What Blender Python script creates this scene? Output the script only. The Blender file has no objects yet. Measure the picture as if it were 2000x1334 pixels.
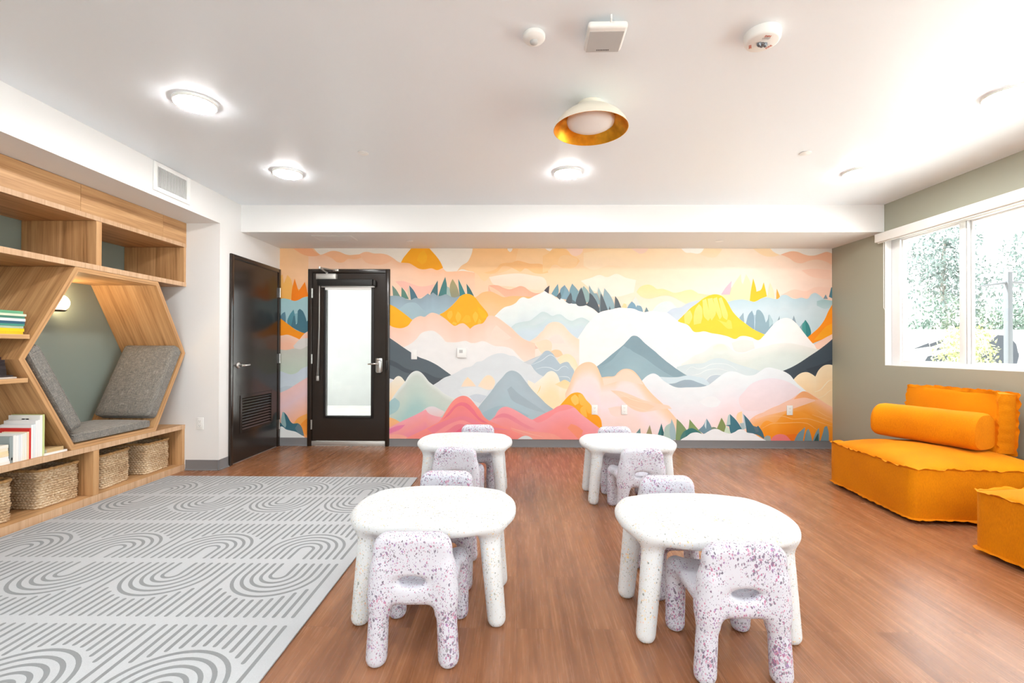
import bpy, bmesh, math, random
import numpy as np
from mathutils import Matrix, Vector, Euler, noise
C = bpy.context.scene.collection
PI = math.pi

# ------------------------------------------------------------------ camera
cam_data = bpy.data.cameras.new('camera')
cam = bpy.data.objects.new('camera', cam_data)
C.objects.link(cam)
cam_data.sensor_width = 36.0
cam_data.lens = 904.24 * 36.0 / 2000.0
cam_data.shift_y = 7.37 / 2000.0
cam_data.clip_start = 0.05
YAW, PITCH, ROLL = 0.0121, 0.0061, 0.0031
cam.matrix_world = (Matrix.Translation((0, 0, 1.2)) @ Matrix.Rotation(YAW, 4, 'Z')
                    @ Matrix.Rotation(PI / 2 + PITCH, 4, 'X') @ Matrix.Rotation(ROLL, 4, 'Z'))
bpy.context.scene.camera = cam

# ------------------------------------------------------------------ exposure, sky, daylight
vs = bpy.context.scene.view_settings
vs.view_transform = 'Standard'
vs.look = 'None'
vs.gamma = 1.0
vs.use_curve_mapping = False
vs.exposure = 0.84
SKY = 2.9
LAMP = 86.0
SUN = 19.0
world = bpy.data.worlds.new('world')
bpy.context.scene.world = world
world.use_nodes = True
wn = world.node_tree
wn.nodes.clear()
wo = wn.nodes.new('ShaderNodeOutputWorld')
wb = wn.nodes.new('ShaderNodeBackground')
wb.inputs[0].default_value = (0.95, 0.98, 1.0, 1)
wb.inputs[1].default_value = SKY
wn.links.new(wb.outputs[0], wo.inputs[0])


def daylight(name, loc, rot, sx, sy):
    """A portal in a window opening: guides the sky's own light through it."""
    l = bpy.data.lights.new(name, 'AREA')
    l.shape = 'RECTANGLE'
    l.size, l.size_y = sx, sy
    l.cycles.is_portal = True
    o = bpy.data.objects.new(name, l)
    C.objects.link(o)
    o.location = loc
    o.rotation_euler = rot
    return o


sun = bpy.data.lights.new('sun', 'SUN')
sun.energy = SUN
sun.angle = 0.02
sun.color = (0.96, 0.98, 1.0)
sun_o = bpy.data.objects.new('sun', sun)
C.objects.link(sun_o)
# high over the roof from the back left: it lights the paving and garden, never the room directly
sun_o.rotation_euler = Vector((0.42, -0.30, -0.86)).to_track_quat('-Z', 'Y').to_euler()

# room constants (metres): camera stands at x = y = 0
XL, XR, YB, YBEAM, ZB, ZC, YRET, YF = -2.914, 3.79, 5.628, 4.829, 2.412, 2.696, 4.488, -3.2
XCASE, XNOOK = -3.245, -3.838
W_Y0, W_Y1, W_Z0, W_Z1 = -0.6, 4.824, 1.034, 2.36
daylight('window_daylight', (XR + 0.13, (W_Y0 + W_Y1) / 2, (W_Z0 + W_Z1) / 2), (0, PI / 2, 0), W_Z1 - W_Z0, W_Y1 - W_Y0)
daylight('front_daylight', (0.3, YF - 0.15, 1.5), (PI / 2, 0, PI), 5.6, 2.0)

# ------------------------------------------------------------------ small helpers


def S(h):
    """sRGB hex or 0-255 triple to linear RGBA."""
    if isinstance(h, str):
        h = [int(h[i:i + 2], 16) for i in (0, 2, 4)]
    r = [c / 255.0 for c in h]
    return tuple(c / 12.92 if c <= 0.04045 else ((c + 0.055) / 1.055) ** 2.4 for c in r) + (1.0,)


def tag(o, label=None, cat=None, group=None, kind=None):
    if label: o['label'] = label
    if cat: o['category'] = cat
    if group: o['group'] = group
    if kind: o['kind'] = kind
    return o


def thing(name, label, cat, loc=(0, 0, 0), rz=0.0, group=None):
    o = bpy.data.objects.new(name, None)
    o.empty_display_size = 0.05
    C.objects.link(o)
    o.location = loc
    o.rotation_euler = (0, 0, rz)
    return tag(o, label, cat, group)


def link(name, me, mats, parent=None, loc=None, mat4=None):
    if not isinstance(mats, (list, tuple)):
        mats = [mats]
    me.materials.clear()
    for m in mats:
        me.materials.append(m)
    o = bpy.data.objects.new(name, me)
    C.objects.link(o)
    if parent is not None:
        o.parent = parent
    if mat4 is not None:
        o.matrix_local = mat4
    elif loc is not None:
        o.location = loc
    return o


def done(name, bm, mats, parent=None, smooth=None, loc=None, mat4=None, recalc=True):
    """Turn a bmesh into one linked mesh object; smooth is an angle in degrees."""
    if recalc:
        bmesh.ops.recalc_face_normals(bm, faces=bm.faces[:])
    if smooth is not None:
        a = math.radians(smooth)
        for f in bm.faces:
            f.smooth = True
        for e in bm.edges:
            if len(e.link_faces) == 2 and e.calc_face_angle(0) > a:
                e.smooth = False
    me = bpy.data.meshes.new(name)
    bm.to_mesh(me)
    bm.free()
    return link(name, me, mats, parent, loc, mat4)


def box(bm, x0, x1, y0, y1, z0, z1, bev=0.0, seg=2, m=0, M=None):
    r = bmesh.ops.create_cube(bm, size=1.0)
    vs_ = r['verts']
    for v in vs_:
        v.co = Vector((x0 + (v.co.x + .5) * (x1 - x0), y0 + (v.co.y + .5) * (y1 - y0), z0 + (v.co.z + .5) * (z1 - z0)))
    fs = {f for v in vs_ for f in v.link_faces}
    if bev > 0:
        es = list({e for v in vs_ for e in v.link_edges})
        rr = bmesh.ops.bevel(bm, geom=es, offset=bev, segments=seg, profile=0.5, affect='EDGES')
        fs = {f for f in fs if f.is_valid} | set(rr['faces'])
        vs_ = list({v for f in fs for v in f.verts})
    for f in fs:
        f.material_index = m
    if M is not None:
        bmesh.ops.transform(bm, matrix=M, verts=vs_)
    return fs


def lathe(bm, prof, n=48, M=None, m=0, cap=True):
    """Revolve a (radius, z) profile about Z."""
    rings, new = [], []
    for r, z in prof:
        ring = [bm.verts.new((r * math.cos(2 * PI * i / n), r * math.sin(2 * PI * i / n), z)) for i in range(n)] if r > 1e-6 else [bm.verts.new((0, 0, z))]
        rings.append(ring)
        new += ring
    fs = []
    for a, b in zip(rings, rings[1:]):
        for i in range(n):
            j = (i + 1) % n
            if len(a) == 1 and len(b) == 1: continue
            if len(a) == 1: fs.append(bm.faces.new((a[0], b[i], b[j])))
            elif len(b) == 1: fs.append(bm.faces.new((a[i], b[0], a[j])))
            else: fs.append(bm.faces.new((a[i], b[i], b[j], a[j])))
    for f in fs:
        f.material_index = m
    if M is not None:
        bmesh.ops.transform(bm, matrix=M, verts=new)
    return fs


def tube(bm, pts, r, n=10, m=0, closed=False):
    """A round tube along a polyline; r may be one radius or one per point."""
    pts = [Vector(p) for p in pts]
    rs = r if isinstance(r, (list, tuple)) else [r] * len(pts)
    rings = []
    up = None
    for i, p in enumerate(pts):
        a = pts[i - 1] if (i > 0 or closed) else pts[i]
        b = pts[(i + 1) % len(pts)] if (i < len(pts) - 1 or closed) else pts[i]
        t = (b - a).normalized()
        if up is None:
            up = t.orthogonal().normalized()
        up = (up - t * up.dot(t))
        up = up.normalized() if up.length > 1e-6 else t.orthogonal().normalized()
        s = t.cross(up)
        rings.append([bm.verts.new(p + (up * math.cos(2 * PI * k / n) + s * math.sin(2 * PI * k / n)) * rs[i]) for k in range(n)])
    fs = []
    pairs = list(zip(rings, rings[1:])) + ([(rings[-1], rings[0])] if closed else [])
    for a, b in pairs:
        for k in range(n):
            fs.append(bm.faces.new((a[k], a[(k + 1) % n], b[(k + 1) % n], b[k])))
    if not closed:
        fs.append(bm.faces.new(rings[0][::-1]))
        fs.append(bm.faces.new(rings[-1]))
    for f in fs:
        f.material_index = m


def prism(bm, poly, axis, a, b, m=0):
    """Extrude a 2D polygon along an axis from a to b. axis 'x': poly is (y,z); 'y': (x,z); 'z': (x,y)."""
    def P(u, v, w):
        return {'x': (w, u, v), 'y': (u, w, v), 'z': (u, v, w)}[axis]
    A = [bm.verts.new(P(u, v, a)) for u, v in poly]
    B = [bm.verts.new(P(u, v, b)) for u, v in poly]
    n = len(poly)
    fs = [bm.faces.new(A[::-1]), bm.faces.new(B)]
    fs += [bm.faces.new((A[i], A[(i + 1) % n], B[(i + 1) % n], B[i])) for i in range(n)]
    for f in fs:
        f.material_index = m
    return fs


# ------------------------------------------------------------------ materials
MATS = {}


def mat(name, col=(200, 200, 200), rough=0.5, metal=0.0, spec=0.5, bump=None, vary=None, emit=None, sheen=0.0, coat=0.0):
    """Principled material; vary = (scale, amount) noise on the colour, bump = (scale, strength)."""
    m = bpy.data.materials.new(name)
    m.use_nodes = True
    nt = m.node_tree
    b = nt.nodes['Principled BSDF']
    b.inputs['Base Color'].default_value = S(col)
    b.inputs['Roughness'].default_value = rough
    b.inputs['Metallic'].default_value = metal
    b.inputs['Specular IOR Level'].default_value = spec
    b.inputs['Coat Weight'].default_value = coat
    if sheen:
        b.inputs['Sheen Weight'].default_value = sheen
        b.inputs['Sheen Roughness'].default_value = 0.4
    if emit:
        b.inputs['Emission Color'].default_value = emit[0]
        b.inputs['Emission Strength'].default_value = emit[1]
    tc = nt.nodes.new('ShaderNodeTexCoord')
    if vary:
        n = nt.nodes.new('ShaderNodeTexNoise')
        n.inputs['Scale'].default_value = vary[0]
        n.inputs['Detail'].default_value = 4
        nt.links.new(tc.outputs['Object'], n.inputs['Vector'])
        h = nt.nodes.new('ShaderNodeHueSaturation')
        mr = nt.nodes.new('ShaderNodeMapRange')
        mr.inputs['From Min'].default_value = 0.3
        mr.inputs['From Max'].default_value = 0.7
        mr.inputs['To Min'].default_value = 1 - vary[1]
        mr.inputs['To Max'].default_value = 1 + vary[1]
        nt.links.new(n.outputs['Fac'], mr.inputs['Value'])
        nt.links.new(mr.outputs[0], h.inputs['Value'])
        h.inputs['Color'].default_value = S(col)
        nt.links.new(h.outputs[0], b.inputs['Base Color'])
    if bump:
        n2 = nt.nodes.new('ShaderNodeTexNoise')
        n2.inputs['Scale'].default_value = bump[0]
        n2.inputs['Detail'].default_value = 3
        nt.links.new(tc.outputs['Object'], n2.inputs['Vector'])
        bp = nt.nodes.new('ShaderNodeBump')
        bp.inputs['Strength'].default_value = bump[1]
        bp.inputs['Distance'].default_value = 0.002
        nt.links.new(n2.outputs['Fac'], bp.inputs['Height'])
        nt.links.new(bp.outputs[0], b.inputs['Normal'])
    MATS[name] = m
    return m


class N:
    """Tiny node-graph writer."""
    def __init__(s, m):
        s.nt = m.node_tree
        s.bsdf = s.nt.nodes.get('Principled BSDF')

    def add(s, t, **kw):
        n = s.nt.nodes.new(t)
        for k, v in kw.items():
            setattr(n, k, v)
        return n

    def set(s, n, key, v):
        if hasattr(v, 'is_output') or isinstance(v, bpy.types.NodeSocket):
            s.nt.links.new(v, n.inputs[key])
        else:
            n.inputs[key].default_value = v

    def math(s, op, a, b=0.0):
        n = s.add('ShaderNodeMath', operation=op)
        s.set(n, 0, a)
        s.set(n, 1, b)
        return n.outputs[0]

    def mix(s, f, a, b, blend='MIX'):
        n = s.add('ShaderNodeMix', data_type='RGBA', blend_type=blend)
        s.set(n, 0, f)
        s.set(n, 6, a)
        s.set(n, 7, b)
        return n.outputs[2]

    def ramp(s, f, stops):
        n = s.add('ShaderNodeValToRGB')
        e = n.color_ramp.elements
        while len(e) < len(stops):
            e.new(0.5)
        for el, (p, c) in zip(e, stops):
            el.position = p
            el.color = c
        s.set(n, 0, f)
        return n.outputs[0]

    def coords(s, scale=(1, 1, 1), rot=(0, 0, 0), out='Object'):
        t = s.add('ShaderNodeTexCoord')
        mp = s.add('ShaderNodeMapping')
        mp.inputs['Scale'].default_value = scale
        mp.inputs['Rotation'].default_value = rot
        s.nt.links.new(t.outputs[out], mp.inputs[0])
        return mp.outputs[0]

    def noise(s, vec, scale, detail=3.0, rough=0.5):
        n = s.add('ShaderNodeTexNoise')
        s.set(n, 'Vector', vec)
        n.inputs['Scale'].default_value = scale
        n.inputs['Detail'].default_value = detail
        n.inputs['Roughness'].default_value = rough
        return n.outputs['Fac']

    def bump(s, hgt, strength, dist=0.002):
        n = s.add('ShaderNodeBump')
        n.inputs['Strength'].default_value = strength
        n.inputs['Distance'].default_value = dist
        s.set(n, 'Height', hgt)
        s.nt.links.new(n.outputs[0], s.bsdf.inputs['Normal'])


M_WHITE = mat('white_paint', (232, 231, 230), 0.6, bump=(220, 0.08))
M_CEIL = mat('ceiling_paint', (240, 246, 252), 0.38, bump=(160, 0.06))
M_SAGE = mat('sage_paint', (164, 163, 146), 0.55, bump=(220, 0.08))
M_NOOK = mat('grey_green_paint', (134, 146, 138), 0.6, bump=(220, 0.08))
M_BASE = mat('grey_vinyl', (122, 121, 123), 0.45)
M_DOOR = mat('dark_bronze_paint', (42, 34, 29), 0.22, spec=0.5)
M_BLACK = mat('matte_black', (22, 20, 19), 0.5)
M_CHROME = mat('satin_chrome', (205, 203, 200), 0.28, metal=1.0)
M_ALU = mat('brushed_aluminium', (200, 198, 194), 0.45, metal=0.7)
M_PLASTIC = mat('white_plastic', (240, 240, 238), 0.35)
M_GREYPL = mat('grey_plastic', (190, 190, 190), 0.4)
M_DARKPL = mat('dark_plastic', (60, 60, 62), 0.4)
M_VINYL = mat('white_vinyl', (240, 240, 240), 0.4)
M_SHADE = mat('white_shade_fabric', (238, 236, 232), 0.7)
M_GOLD = mat('gold_leaf', (228, 158, 40), 0.32, metal=0.85, vary=(30, 0.12))
M_CREAM = mat('cream_enamel', (244, 236, 220), 0.35)
M_OPAL = mat('opal_glass', (245, 242, 240), 0.25)
M_BRONZE = mat('bronze', (70, 48, 34), 0.35, metal=0.6)
M_REDINK = mat('red_ink', (210, 90, 60), 0.6)
M_PAGES = mat('paper', (236, 230, 216), 0.8, vary=(300, 0.06))


def lamp_mat(name, col, strength):
    m = bpy.data.materials.new(name)
    m.use_nodes = True
    nt = m.node_tree
    b = nt.nodes['Principled BSDF']
    b.inputs['Base Color'].default_value = (0.9, 0.9, 0.9, 1)
    b.inputs['Emission Color'].default_value = col
    b.inputs['Emission Strength'].default_value = strength
    return m


M_LAMP = lamp_mat('led_diffuser', (0.98, 0.975, 0.96, 1), LAMP)
M_GLOBE = lamp_mat('lit_globe', (1.0, 0.74, 0.42, 1), 22.0)


def glass_mat():
    m = bpy.data.materials.new('clear_glass')
    m.use_nodes = True
    nt = m.node_tree
    nt.nodes.clear()
    o = nt.nodes.new('ShaderNodeOutputMaterial')
    t = nt.nodes.new('ShaderNodeBsdfTransparent')
    t.inputs[0].default_value = (0.96, 0.98, 0.97, 1)
    g = nt.nodes.new('ShaderNodeBsdfGlossy')
    g.inputs['Roughness'].default_value = 0.02
    f = nt.nodes.new('ShaderNodeFresnel')
    ge = nt.nodes.new('ShaderNodeNewGeometry')
    io = nt.nodes.new('ShaderNodeMapRange')
    io.inputs['To Min'].default_value = 1.35
    io.inputs['To Max'].default_value = 1 / 1.35
    nt.links.new(ge.outputs['Backfacing'], io.inputs['Value'])
    nt.links.new(io.outputs[0], f.inputs[0])
    mx = nt.nodes.new('ShaderNodeMixShader')
    nt.links.new(f.outputs[0], mx.inputs[0])
    nt.links.new(t.outputs[0], mx.inputs[1])
    nt.links.new(g.outputs[0], mx.inputs[2])
    nt.links.new(mx.outputs[0], o.inputs[0])
    return m


M_GLASS = glass_mat()


def wood_mat(name, light, mid, dark, rough=0.45, axis=0):
    """Oak laminate, grain along one local axis."""
    m = mat(name, mid, rough)
    n = N(m)
    sc = [26, 26, 26]
    sc[axis] = 1.3
    v = n.coords(tuple(sc))
    a = n.noise(v, 1.0, 6, 0.6)
    sc2 = [90, 90, 90]
    sc2[axis] = 2.5
    f = n.noise(n.coords(tuple(sc2)), 1.0, 3, 0.6)
    sc3 = [7, 7, 7]
    sc3[axis] = 0.8
    w = n.noise(n.coords(tuple(sc3)), 1.0, 2, 0.5)
    t = n.math('ADD', n.math('MULTIPLY', a, 0.5), n.math('ADD', n.math('MULTIPLY', f, 0.3), n.math('MULTIPLY', w, 0.25)))
    c = n.ramp(t, [(0.36, S(dark)), (0.5, S(mid)), (0.66, S(light))])
    n.set(n.bsdf, 'Base Color', c)
    n.bump(f, 0.12, 0.001)
    return m


M_WOOD = wood_mat('oak_laminate', (216, 172, 124), (192, 146, 98), (146, 103, 64))
M_EDGE = wood_mat('oak_edge_band', (222, 188, 154), (204, 166, 130), (176, 138, 104), axis=2)


def floor_mat():
    m = mat('vinyl_plank', (130, 80, 55), 0.36)
    n = N(m)
    tc = n.add('ShaderNodeTexCoord')
    sep = n.add('ShaderNodeSeparateXYZ')
    n.nt.links.new(tc.outputs['Object'], sep.inputs[0])
    cb = n.add('ShaderNodeCombineXYZ')
    n.nt.links.new(sep.outputs[1], cb.inputs[0])
    n.nt.links.new(sep.outputs[0], cb.inputs[1])
    br = n.add('ShaderNodeTexBrick')
    n.nt.links.new(cb.outputs[0], br.inputs['Vector'])
    br.offset = 0.37
    br.inputs['Scale'].default_value = 1.0
    br.inputs['Brick Width'].default_value = 1.22
    br.inputs['Row Height'].default_value = 0.152
    br.inputs['Mortar Size'].default_value = 0.0007
    br.inputs['Color1'].default_value = (0, 0, 0, 1)
    br.inputs['Color2'].default_value = (1, 1, 1, 1)
    br.inputs['Mortar'].default_value = (0.5, 0.5, 0.5, 1)
    grey = n.add('ShaderNodeRGBToBW')
    n.nt.links.new(br.outputs['Color'], grey.inputs[0])
    # shift the grain per plank
    ad = n.add('ShaderNodeVectorMath', operation='ADD')
    sc = n.add('ShaderNodeVectorMath', operation='SCALE')
    n.nt.links.new(br.outputs['Color'], sc.inputs[0])
    sc.inputs['Scale'].default_value = 7.0
    n.nt.links.new(tc.outputs['Object'], ad.inputs[0])
    n.nt.links.new(sc.outputs[0], ad.inputs[1])
    mp = n.add('ShaderNodeMapping')
    mp.inputs['Scale'].default_value = (16, 1.1, 1)
    n.nt.links.new(ad.outputs[0], mp.inputs[0])
    a = n.noise(mp.outputs[0], 1.0, 6, 0.62)
    mp2 = n.add('ShaderNodeMapping')
    mp2.inputs['Scale'].default_value = (130, 3.5, 1)
    n.nt.links.new(ad.outputs[0], mp2.inputs[0])
    f = n.noise(mp2.outputs[0], 1.0, 3, 0.6)
    t = n.math('ADD', n.math('MULTIPLY', a, 0.62), n.math('ADD', n.math('MULTIPLY', f, 0.24), n.math('MULTIPLY', grey.outputs[0], 0.07)))
    c = n.ramp(t, [(0.34, S(FLOOR_C[0])), (0.5, S(FLOOR_C[1])), (0.66, S(FLOOR_C[2]))])
    c = n.mix(n.math('MULTIPLY', br.outputs['Fac'], 0.6), c, S((80, 50, 34)))
    n.set(n.bsdf, 'Base Color', c)
    n.set(n.bsdf, 'Roughness', n.math('ADD', n.math('MULTIPLY', f, 0.06), 0.24))
    n.bump(n.math('SUBTRACT', n.math('MULTIPLY', f, 0.3), br.outputs['Fac']), 0.06, 0.001)
    return m


FLOOR_C = [(128, 82, 53), (154, 104, 71), (177, 126, 89)]
M_FLOOR = floor_mat()


def terrazzo(name, base, cols, dens, tint):
    """Recycled plastic with flecks; every piece gets its own scatter."""
    m = mat(name, base, 0.5)
    n = N(m)
    tc = n.add('ShaderNodeTexCoord')
    oi = n.add('ShaderNodeObjectInfo')
    of = n.add('ShaderNodeVectorMath', operation='MULTIPLY_ADD')
    cb = n.add('ShaderNodeCombineXYZ')
    for k in range(3):
        n.nt.links.new(oi.outputs['Random'], cb.inputs[k])
    n.nt.links.new(cb.outputs[0], of.inputs[0])
    of.inputs[1].default_value = (13.7, 7.1, 3.3)
    n.nt.links.new(tc.outputs['Object'], of.inputs[2])
    ns = n.add('ShaderNodeTexNoise')
    ns.inputs['Scale'].default_value = 40
    n.nt.links.new(of.outputs[0], ns.inputs['Vector'])
    dv = n.add('ShaderNodeVectorMath', operation='MULTIPLY_ADD')
    n.nt.links.new(ns.outputs['Color'], dv.inputs[0])
    dv.inputs[1].default_value = (0.016, 0.016, 0.016)
    n.nt.links.new(of.outputs[0], dv.inputs[2])
    col = S(base)
    patch = n.noise(of.outputs[0], 7.0, 2, 0.5)
    if tint:                                  # flecks and tint are denser towards the top edge and the feet
        sz = n.add('ShaderNodeSeparateXYZ')
        n.nt.links.new(tc.outputs['Object'], sz.inputs[0])
        hz = n.math('MINIMUM', n.math('ADD', n.math('MULTIPLY', n.math('ABSOLUTE', n.math('SUBTRACT', sz.outputs[2], 0.335)), 3.2), 0.62), 1.0)
        patch = n.math('MULTIPLY', patch, hz)
    for sc, off in ((88, 0), (140, 5), (210, 9)):
        mp = n.add('ShaderNodeMapping')
        mp.inputs['Location'].default_value = (off, off * 2, off * 3)
        mp.inputs['Rotation'].default_value = (0.5 + off, 0.3, 0.2)
        mp.inputs['Scale'].default_value = (1.0, 1.0, 0.62)
        n.nt.links.new(dv.outputs[0], mp.inputs[0])
        vo = n.add('ShaderNodeTexVoronoi')
        vo.inputs['Scale'].default_value = sc
        n.nt.links.new(mp.outputs[0], vo.inputs['Vector'])
        sp = n.add('ShaderNodeSeparateXYZ')
        n.nt.links.new(vo.outputs['Color'], sp.inputs[0])
        lim = n.math('MULTIPLY', sp.outputs[0], n.math('MULTIPLY', patch, dens))
        mask = n.math('LESS_THAN', vo.outputs['Distance'], lim)
        k = len(cols)
        cr = n.ramp(sp.outputs[1], [(i / k, S(c)) for i, c in enumerate(cols)])
        cr.node.color_ramp.interpolation = 'CONSTANT'
        if not hasattr(col, 'is_output') and tint:
            col = n.mix(n.math('MULTIPLY', patch, 0.55), col, S(tint))
        col = n.mix(mask, col, cr)
    n.set(n.bsdf, 'Base Color', col)
    n.bump(n.noise(of.outputs[0], 60, 3), 0.1, 0.001)
    return m


M_CHAIR = terrazzo('lilac_fleck_plastic', (212, 214, 224), [(142, 118, 146), (190, 126, 160), (158, 156, 166), (132, 126, 144), (204, 152, 178), (118, 112, 128), (162, 132, 178)], 0.88, (212, 212, 226))
M_TABLE = terrazzo('white_fleck_plastic', (226, 230, 233), [(196, 198, 190), (240, 214, 150), (170, 172, 166), (236, 196, 168), (205, 208, 196), (150, 156, 152), (225, 226, 220)], 0.62, None)


def weave_mat():
    m = mat('grey_tweed', (150, 148, 142), 0.85, sheen=0.2)
    n = N(m)
    v = n.coords((1, 1, 1))
    a = n.noise(n.coords((24, 260, 260)), 1.0, 2, 0.6)
    b = n.noise(n.coords((260, 24, 260)), 1.0, 2, 0.6)
    c = n.noise(n.coords((260, 260, 24)), 1.0, 2, 0.6)
    t = n.math('MULTIPLY', n.math('ADD', a, n.math('ADD', b, c)), 0.3333)
    w = n.noise(v, 60, 3)
    col = n.ramp(t, [(0.36, S((66, 70, 72))), (0.46, S((106, 110, 110))), (0.54, S((134, 130, 124))), (0.64, S((178, 180, 176)))])
    col = n.mix(n.math('MULTIPLY', w, 0.25), col, S((160, 136, 110)))
    n.set(n.bsdf, 'Base Color', col)
    n.bump(t, 0.6, 0.003)
    return m


M_TWEED = weave_mat()


def velvet_mat():
    m = mat('mustard_fabric', (228, 148, 28), 0.8, sheen=0.15)
    n = N(m)
    n.bsdf.inputs['Specular IOR Level'].default_value = 0.15
    n.bsdf.inputs['Sheen Tint'].default_value = S((255, 200, 110))
    v = n.coords()
    a = n.noise(v, 2.5, 2, 0.5)
    f = n.noise(n.coords((380, 380, 60)), 1.0, 2)
    t = n.math('ADD', n.math('MULTIPLY', a, 0.5), n.math('MULTIPLY', f, 0.5))
    n.set(n.bsdf, 'Base Color', n.ramp(t, [(0.35, S((204, 116, 0))), (0.5, S((218, 130, 0))), (0.65, S((230, 142, 4)))]))
    n.bump(f, 0.2, 0.002)
    return m


M_MUSTARD = velvet_mat()


def wicker_mat():
    m = mat('seagrass', (190, 160, 120), 0.8)
    n = N(m)
    a = n.noise(n.coords((70, 70, 150)), 1.0, 3)
    b = n.noise(n.coords(), 9, 2)
    t = n.math('ADD', n.math('MULTIPLY', a, 0.7), n.math('MULTIPLY', b, 0.3))
    n.set(n.bsdf, 'Base Color', n.ramp(t, [(0.3, S((140, 106, 74))), (0.48, S((194, 164, 128))), (0.66, S((230, 212, 184)))]))
    n.bump(a, 0.4, 0.002)
    return m


M_WICKER = wicker_mat()
M_WICKRIM = mat('seagrass_rim', (176, 136, 86), 0.8, vary=(60, 0.25), bump=(120, 0.4))
M_RUG = mat('light_grey_rug', (190, 194, 198), 0.9, vary=(400, 0.06), bump=(500, 0.2))
M_RUGD = mat('grey_rug_line', (142, 146, 149), 0.9, vary=(400, 0.06), bump=(500, 0.2))


def paint_mat():
    m = mat('mural_paint', (200, 200, 200), 0.6)
    n = N(m)
    at = n.add('ShaderNodeAttribute')
    at.attribute_name = 'paint'
    w = n.noise(n.coords((5, 5, 9)), 1.0, 5, 0.6)
    hs = n.add('ShaderNodeHueSaturation')
    n.nt.links.new(at.outputs['Color'], hs.inputs['Color'])
    mr = n.add('ShaderNodeMapRange')
    n.set(mr, 'Value', w)
    mr.inputs['From Min'].default_value = 0.3
    mr.inputs['From Max'].default_value = 0.7
    mr.inputs['To Min'].default_value = 0.92
    mr.inputs['To Max'].default_value = 0.97
    n.nt.links.new(mr.outputs[0], hs.inputs['Value'])
    n.nt.links.new(hs.outputs[0], n.bsdf.inputs['Base Color'])
    return m


M_MURAL = paint_mat()
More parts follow.
